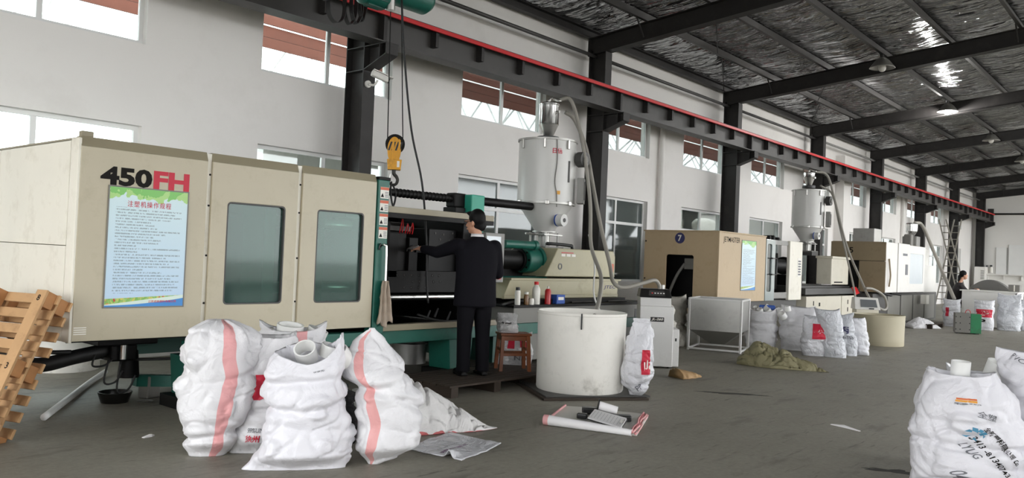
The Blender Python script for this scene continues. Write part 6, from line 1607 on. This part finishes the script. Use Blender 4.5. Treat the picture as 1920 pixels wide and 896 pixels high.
for sx in (-1, 1):
    hip = Vector((sx*.085, 0, .86)); kn = Vector((sx*.10, .015, .47)); an = Vector((sx*.105, -.015, .08))
    capsule(mb, hip, kn, .075, .052); capsule(mb, kn, an, .05, .036); capsule(mb, an, an+Vector((sx*.01, .12, -.045)), .035, .03)
hand(mb, LW, (LW-LE)+Vector((0, 0, -.03)), (.3, .3, -1), 1., .6, 1); hand(mb, RW, RW-RE, (-1, 0, -.3), 1., .6, -1)
fuse(mb, 'body', 'skin', man, .0085, 3)
# jacket
mb = MB()
loft(mb, [((0, -.0, .73), .232, .16), ((0, -.005, .76), .234, .162), ((0, -.005, .92), .225, .158), ((0, -.005, 1.06), .220, .150), ((0, -.005, 1.22), .230, .146), ((0, -.01, 1.33), .232, .135), ((0, -.01, 1.40), .185, .115), ((0, -.01, 1.455), .10, .085), ((0, -.005, 1.475), .07, .07)], 28)
for a, b, c in ((LS, LE, LW), (RS, RE, RW)):
    d = (c-b).normalized(); capsule(mb, a, b, .082, .064); capsule(mb, b, c-d*.045, .064, .046)
mb.ball((-.19, 0, 1.375), .085, 14, 10, (1, 1, .85)); mb.ball((.19, -.01, 1.375), .085, 14, 10, (1, 1, .85))
fuse(mb, 'jacket', 'suit_navy', man, .011, 5)
# trousers
mb = MB(); loft(mb, [((0, 0, .72), .185, .125), ((0, 0, .84), .18, .122), ((0, 0, .95), .165, .115)])
for sx in (-1, 1):
    loft(mb, [((sx*.112, -.02, .045), .070, .088), ((sx*.11, -.018, .12), .066, .084), ((sx*.105, .0, .45), .075, .085), ((sx*.098, .0, .62), .088, .098), ((sx*.095, 0, .80), .095, .115)], 20)
fuse(mb, 'trousers', 'trouser_navy', man, .011, 4)
for sx in (-1, 1):
    mb = MB(); capsule(mb, (sx*.115, -.05, .035), (sx*.13, .13, .03), .04, .036); mb.box(sx*.12-.04, sx*.12+.04, -.09, .16, .002, .03); fuse(mb, 'shoe', 'shoe_black', man, .009, 2)
mb = MB()
mb.ball(hd_(0, -.022, .052), .107, 22, 14, (.84, .95, .98)); mb.ball(hd_(0, -.055, -.01), .085, 18, 12, (.92, .62, 1.0)); mb.ball(hd_(0, .045, .105), .05, 14, 8, (1.3, .8, .5))
fuse(mb, 'hair', 'hair_black', man, .009, 2)
MB().lathe([(.064, 1.455), (.062, 1.50), (.066, 1.505), (.072, 1.46)], (0, .005, 0), 28, closed=True).build('shirt_collar', 'shirt_white', man, smooth=True, local=True)
gl = MB()
for sx in (-1, 1):
    gl.tube([hd_(sx*.084, -.0, .01), hd_(sx*.08, .05, .015), hd_(sx*.066, .10, .012)], .0035, 6)
    gl.tube([hd_(sx*.062, .102, .022), hd_(sx*.035, .112, .026), hd_(sx*.014, .112, .016), hd_(sx*.02, .110, -.012), hd_(sx*.045, .108, -.016), hd_(sx*.062, .102, .0), hd_(sx*.062, .102, .022)], .003, 6)
gl.build('glasses', 'black_plastic', man, smooth=True, local=True)
mb = MB(); hand(mb, LW+(LW-LE).normalized()*.05, (LW-LE)+Vector((0, 0, -.03)), (.3, .3, -1), 1.1, .6, 1); fuse(mb, 'work_glove', 'glove_grey', man, .007, 2)

# the woman at the far bench, seen from her right side, leaning over her work
wo = T('person', 'woman with dark ponytail in dark jacket working at the far white bench', 'person', (25.95, 5.42, .30), radians(-62)-pi/2)
mb = MB(); head = Vector((0, .14, 1.10)); hr = 0.
mb.ball(hd_(0, 0, .03), .095, 18, 12, (.82, 1, 1.02)); mb.ball(hd_(0, .035, -.05), .065, 14, 10, (.9, 1, 1)); mb.ball(hd_(0, .10, -.01), .018, 10, 8, (.8, 1, 1.4))
for sx in (-1, 1): mb.ball(hd_(sx*.078, 0, -.01), .025, 10, 8, (.35, .7, 1.1))
capsule(mb, (0, .04, .86), (0, .11, 1.02), .05, .045)
loft(mb, [((0, -.06, .30), .16, .12), ((0, -.04, .5), .15, .11), ((0, .0, .72), .165, .11), ((0, .03, .83), .15, .09), ((0, .05, .90), .06, .05)])
A_ = {}
for sx in (-1, 1):
    sh_, el, wr_ = Vector((sx*.18, .04, .80)), Vector((sx*.22, .20, .62)), Vector((sx*.10, .44, .70))
    A_[sx] = (sh_, el, wr_); capsule(mb, sh_, el, .045, .038); capsule(mb, el, wr_, .037, .026); hand(mb, wr_, wr_-el, (-sx, 0, -.5), .9, .5, sx)
    hip, kn, an = Vector((sx*.09, -.04, .32)), Vector((sx*.10, .36, .30)), Vector((sx*.10, .34, -.22))
    capsule(mb, hip, kn, .075, .055); capsule(mb, kn, an, .05, .036); capsule(mb, an, an+Vector((0, .13, -.04)), .034, .028)
fuse(mb, 'body', 'skin', wo, .011, 3)
mb = MB(); loft(mb, [((0, -.07, .24), .20, .155), ((0, -.05, .45), .185, .14), ((0, -.01, .70), .20, .14), ((0, .03, .82), .17, .115), ((0, .05, .90), .075, .07)])
for sx in (-1, 1): a, b, c = A_[sx]; capsule(mb, a, b, .07, .058); capsule(mb, b, c, .056, .042)
fuse(mb, 'jacket', 'jacket_dark', wo, .014, 5)
mb = MB()
for sx in (-1, 1): capsule(mb, (sx*.09, -.04, .32), (sx*.10, .36, .30), .095, .075); capsule(mb, (sx*.10, .36, .30), (sx*.10, .34, -.16), .07, .055)
fuse(mb, 'trousers', 'trouser_navy', wo, .014, 4)
mb = MB(); mb.ball(hd_(0, -.015, .045), .103, 18, 12, (.86, .98, 1)); mb.ball(hd_(0, -.09, -.02), .05, 14, 10, (.8, 1, 1)); capsule(mb, hd_(0, -.11, -.03), hd_(0, -.13, -.22), .04, .018); fuse(mb, 'hair', 'hair_black', wo, .011, 3)
tb = T('workshop_stool', 'dark stool the woman sits on behind the far bench', 'stool', (25.93, 5.48, 0)); MB().cyl((25.93, 5.48, .48), (25.93, 5.48, .52), .17, n=20).build('seat', 'dark_grey', tb)
for a in range(4): MB().cyl((25.93+.14*cos(a*pi/2+.7), 5.48+.14*sin(a*pi/2+.7), 0), (25.93+.1*cos(a*pi/2+.7), 5.48+.1*sin(a*pi/2+.7), .48), .015, n=8).build('leg', 'dark_grey', tb)

# ------------------------------------------------------------------ far bench and what stands around it
fb = T('work_bench', 'white panelled work bench in the distance before the woman', 'bench', (25.5, 4.5, 0))
MB().box(25.5, 25.54, 3.90, 5.22, .02, .98).build('front_board', 'white_paint', fb, bevel=.006); MB().box(25.5, 26.5, 3.90, 3.94, .02, .98).build('side_board', 'white_paint', fb, bevel=.006); MB().box(25.45, 26.55, 3.86, 5.27, .98, 1.01).build('top', 'white_paint', fb, bevel=.005)
MB().box(26.46, 26.5, 3.94, 5.2, .02, .98).build('rear_board', 'white_paint', fb)
do = T('arched_cover', 'grey arched cover lying on the far bench behind the woman', 'cover', (27.0, 4.8, 0))
arc = [(5.36-1.06*i/24, 1.0+.31*sin(pi*i/24)**.8) for i in range(25)]
MB().prism([(5.36, .0)]+[(5.36, .98)]+arc+[(4.30, .98), (4.30, .0)], 'x', 27.0, 27.35).build('cover', 'grey_cover', do, bevel=.01)
o = T('carton', 'small grey carton on the far bench by the arched cover', 'carton', (26.3, 4.10, 1.01)); MB().box(26.2, 26.5, 3.95, 4.22, 1.01, 1.20).build('box', 'mid_grey', o, bevel=.004); MB().box(26.195, 26.2, 4.06, 4.09, 1.02, 1.19).build('tape', 'label_white', o)
o = T('paper_pad', 'small white work pad under the hands of the woman', 'pad', (25.75, 5.0, 1.01)); MB().box(25.65, 25.85, 4.85, 5.05, 1.01, 1.02).build('pad', 'paper_white', o)
t, s = sack('white sack with dark red band and PP print before the far bench', 'sack', 24.3, 4.44, dict(W=.46, D=.34, H=.78, seed=401, top='open', lumps=4, lump=.02, wr=.9, foot=.95, ears=.03), 'sack_film_white', nu=48, nv=44)
s.patch('red_band', .62, .88, .44, .70, 'ink_red', t, n=20, m=8); s.patch('white_panel', .72, .80, .47, .67, 'label_white', t) if False else None
s.text('print', 'PP', .70, .30, .16, .12, 'ink_black', t, bold=.02); s.text('white_mark', '熊', .755, .57, .14, .14, 'label_white', t, bold=.08)
t, s = sack('white sack with red panel, receiving the hose at the far machine', 'sack', 24.85, 5.32, dict(W=.42, D=.34, H=.74, seed=402, top='open', lumps=4, lump=.02, wr=.9, foot=.95, ears=.04), 'sack_film_white', nu=48, nv=44)
s.patch('red_panel', .64, .71, .38, .70, 'ink_red', t)
t, s = sack('crinkled clear film sack standing at the right end of the far bench', 'sack', 24.95, 3.98, dict(W=.58, D=.4, H=.95, seed=403, top='flat', lumps=6, lump=.03, wr=1.6, taper=.05), 'sack_film', nu=56, nv=52)
t, s = sack('crinkled clear film sack farthest right, cut by the edge', 'sack', 25.55, 3.72, dict(W=.5, D=.4, H=.84, seed=404, top='open', lumps=6, lump=.03, wr=1.6, taper=.05), 'sack_film', nu=56, nv=52)
t, s = sack('clear film sack behind the farthest right one, at the picture edge', 'sack', 27.2, 3.78, dict(W=.6, D=.4, H=1.0, seed=405, top='tied', lumps=6, lump=.03, wr=1.4), 'sack_film', nu=40, nv=36)
cr_ = T('metal_crate', 'half grey half green metal crate on the floor before the far bench', 'crate', (22.4, 4.45, 0), face_cam(22.4, 4.45)+.12)
MB().box(-.28, .05, -.18, .2, .02, .49).build('grey_half', 'mid_grey', cr_, local=True, bevel=.006); MB().box(.052, .28, -.18, .2, .02, .48).build('green_half', 'green_crate_paint', cr_, local=True, bevel=.006)
for a in (-.26, -.17, .03):
    for b in (.1, .25, .4): MB().cyl((a, -.182, b), (a, -.178, b), .014, n=8).build('bolt_hole', 'black_rubber', cr_, local=True)
for a in (-.2, .2): MB().box(a-.04, a+.04, -.15, .15, 0, .02).build('skid', 'dark_grey', cr_, local=True)
MB().tube([(-.05, 0, .49), (-.02, 0, .56), (.04, 0, .56), (.07, 0, .49)], .008, 6).build('lifting_loop', 'red_plastic', cr_, local=True, smooth=True)
wp2 = T('wooden_pallet', 'low dark pallet on the floor beneath the far machine', 'pallet', (23.3, 5.55, 0))
for i in range(5): MB().box(22.9, 24.1, 5.35+.11*i, 5.44+.11*i, .10, .12).build('board', 'wood_dark', wp2)
for xx in (22.92, 23.45, 24.0): MB().box(xx, xx+.09, 5.35, 5.88, 0, .10).build('runner', 'wood_dark', wp2)
lying('rumpled white sack thrown on the low dark pallet', 22.6, 5.85, -.55, (1.0, lambda a: .22*(1-.5*a), lambda a: .26*sin(pi*min(1, a*.9+.1))**.8+.01), .3, 31, 'sack_white', n=36, m=20, wr=1.5)
for i, (xa, za, xb, zb) in enumerate(((0, 0, 0, 0),)*0): pass
def ladder(label, p0, p1, w, n):
    t = T('ladder', label, 'ladder', p0); p0, p1 = Vector(p0), Vector(p1); side = Vector((1, 0, 0))
    for sx in (-1, 1): MB().cyl(p0+side*sx*w/2, p1+side*sx*w/2*.75, .03, n=8).build('rail', 'galvanised', t)
    for i in range(1, n):
        q = p0.lerp(p1, i/n); ww = w*(1-.25*i/n); MB().cyl(q-side*ww/2, q+side*ww/2, .02, n=6).build('rung', 'galvanised', t)
M('ladder_bamboo', '#8a867c', .6, var=.1)
def ladder_y(label, p0, p1, w, n):
    t = T('ladder', label, 'ladder', p0, group='crossed ladders at the far end'); p0, p1 = Vector(p0), Vector(p1)
    d = (p1-p0).normalized(); side = Vector((.35, .94, 0)).normalized()
    for sx in (-1, 1): MB().cyl(p0+side*sx*w/2, p1+side*sx*w/2*.8, .03, n=8).build('rail', 'ladder_bamboo', t)
    for i in range(1, n):
        q = p0.lerp(p1, i/n); ww = w*(1-.2*i/n); MB().cyl(q-side*ww/2, q+side*ww/2, .02, n=6).build('rung', 'ladder_bamboo', t)
ladder_y('pale ladder leaning from lower right to upper left at the far end', (40.3, 8.1, 0), (40.0, 9.05, 3.85), .42, 13)
ladder_y('pale ladder leaning from lower left to upper right at the far end', (40.6, 9.2, 0), (40.8, 8.60, 3.9), .42, 13)
ac = T('floor_air_unit', 'white cabinet unit standing against the far end wall', 'cabinet', (49.2, 9.2, 0)); MB().box(49.1, 49.6, 8.98, 9.5, 0, 1.9).build('cabinet', 'white_paint', ac, bevel=.01)
for q in range(7): MB().box(49.09, 49.1, 9.03, 9.2, 1.25+.07*q, 1.28+.07*q).build('louvre', 'mid_grey', ac)
for j, (ya, yb, z0, z1, lab) in enumerate(((8.10, 8.60, 1.55, 2.95, 'narrow pale board on the far end wall, left of the wide one'), (7.30, 8.02, 1.55, 3.10, 'wide pale board on the far end wall at the right edge'))):
    o = T('wall_board', lab, 'board', (49.62, (ya+yb)/2, z0), group='pale boards on the end wall'); MB().box(49.60, 49.65, ya, yb, z0, z1).build('board', 'pvc_white', o, bevel=.01); MB().box(49.59, 49.62, ya-.03, ya, z0, z1).build('edge', 'galvanised', o)
for j, (yy, zz, r_) in enumerate(((8.78, 1.60, .07), (8.98, 1.58, .05))):
    lathe_thing('far_bottle', 'dark capped bottle on the ledge of the end wall, %s of the two' % ['right', 'left'][j], 'bottle', 49.5, yy, zz, [('body', [(r_, 0), (r_, .25), (r_*.5, .32)], 'bottle_white'), ('cap', [(r_*.8, .32), (r_*.8, .42)], 'black_plastic')])
o = T('end_wall_ledge', 'white shelf ledge low on the far end wall', 'ledge', (49.5, 8.5, 1.5)); MB().box(49.35, 49.65, 7.2, 9.1, 1.50, 1.56).build('shelf', 'white_paint', o)
for yy in (7.4, 8.2, 8.95): MB().box(49.5, 49.65, yy-.02, yy+.02, 1.25, 1.5).build('bracket', 'white_paint', o)

# sacks stacked outside behind the lower windows
R = random.Random(4)
for i in range(14):
    x = 9.6+.98*i; 
    for j in range(2):
        t = T('stored_sack', 'pale sack outside the lower windows, %s of its stack, %s stack along' % ('lower' if j == 0 else 'upper', ORD[i] if i < 12 else ('thirteenth', 'fourteenth')[i-12]), 'sack', (x, 11.0+.5*(i % 2), -.16+1.45*j), R.uniform(-.2, .2), 'sacks stored outside')
        Sack(.80, .55, 1.43, 500+i*2+j, top='fold', lumps=6, lump=.05, wr=1.6).mesh('sheet', 'sack_dull', t, 36, 32)

# daylight openings guide the sky light
portal((37.5, -5.2, 6.9), (radians(180), 0, 0), 23, 5.5)
for x in WX[:9]:
    portal((x+1.15, 10.05, 4.2), (radians(-90), 0, 0), 2.3, .9)
    portal((x+1.15, 10.05, 1.86), (radians(-90), 0, 0), 2.3, 1.82)
portal(((XB+XE)/2, -10.05, 2.75), (radians(90), 0, 0), XE-XB, 4.9)
portal((XB-.3, 2.85, 2.2), (radians(90), 0, radians(-90)), 10.7, 4.4)
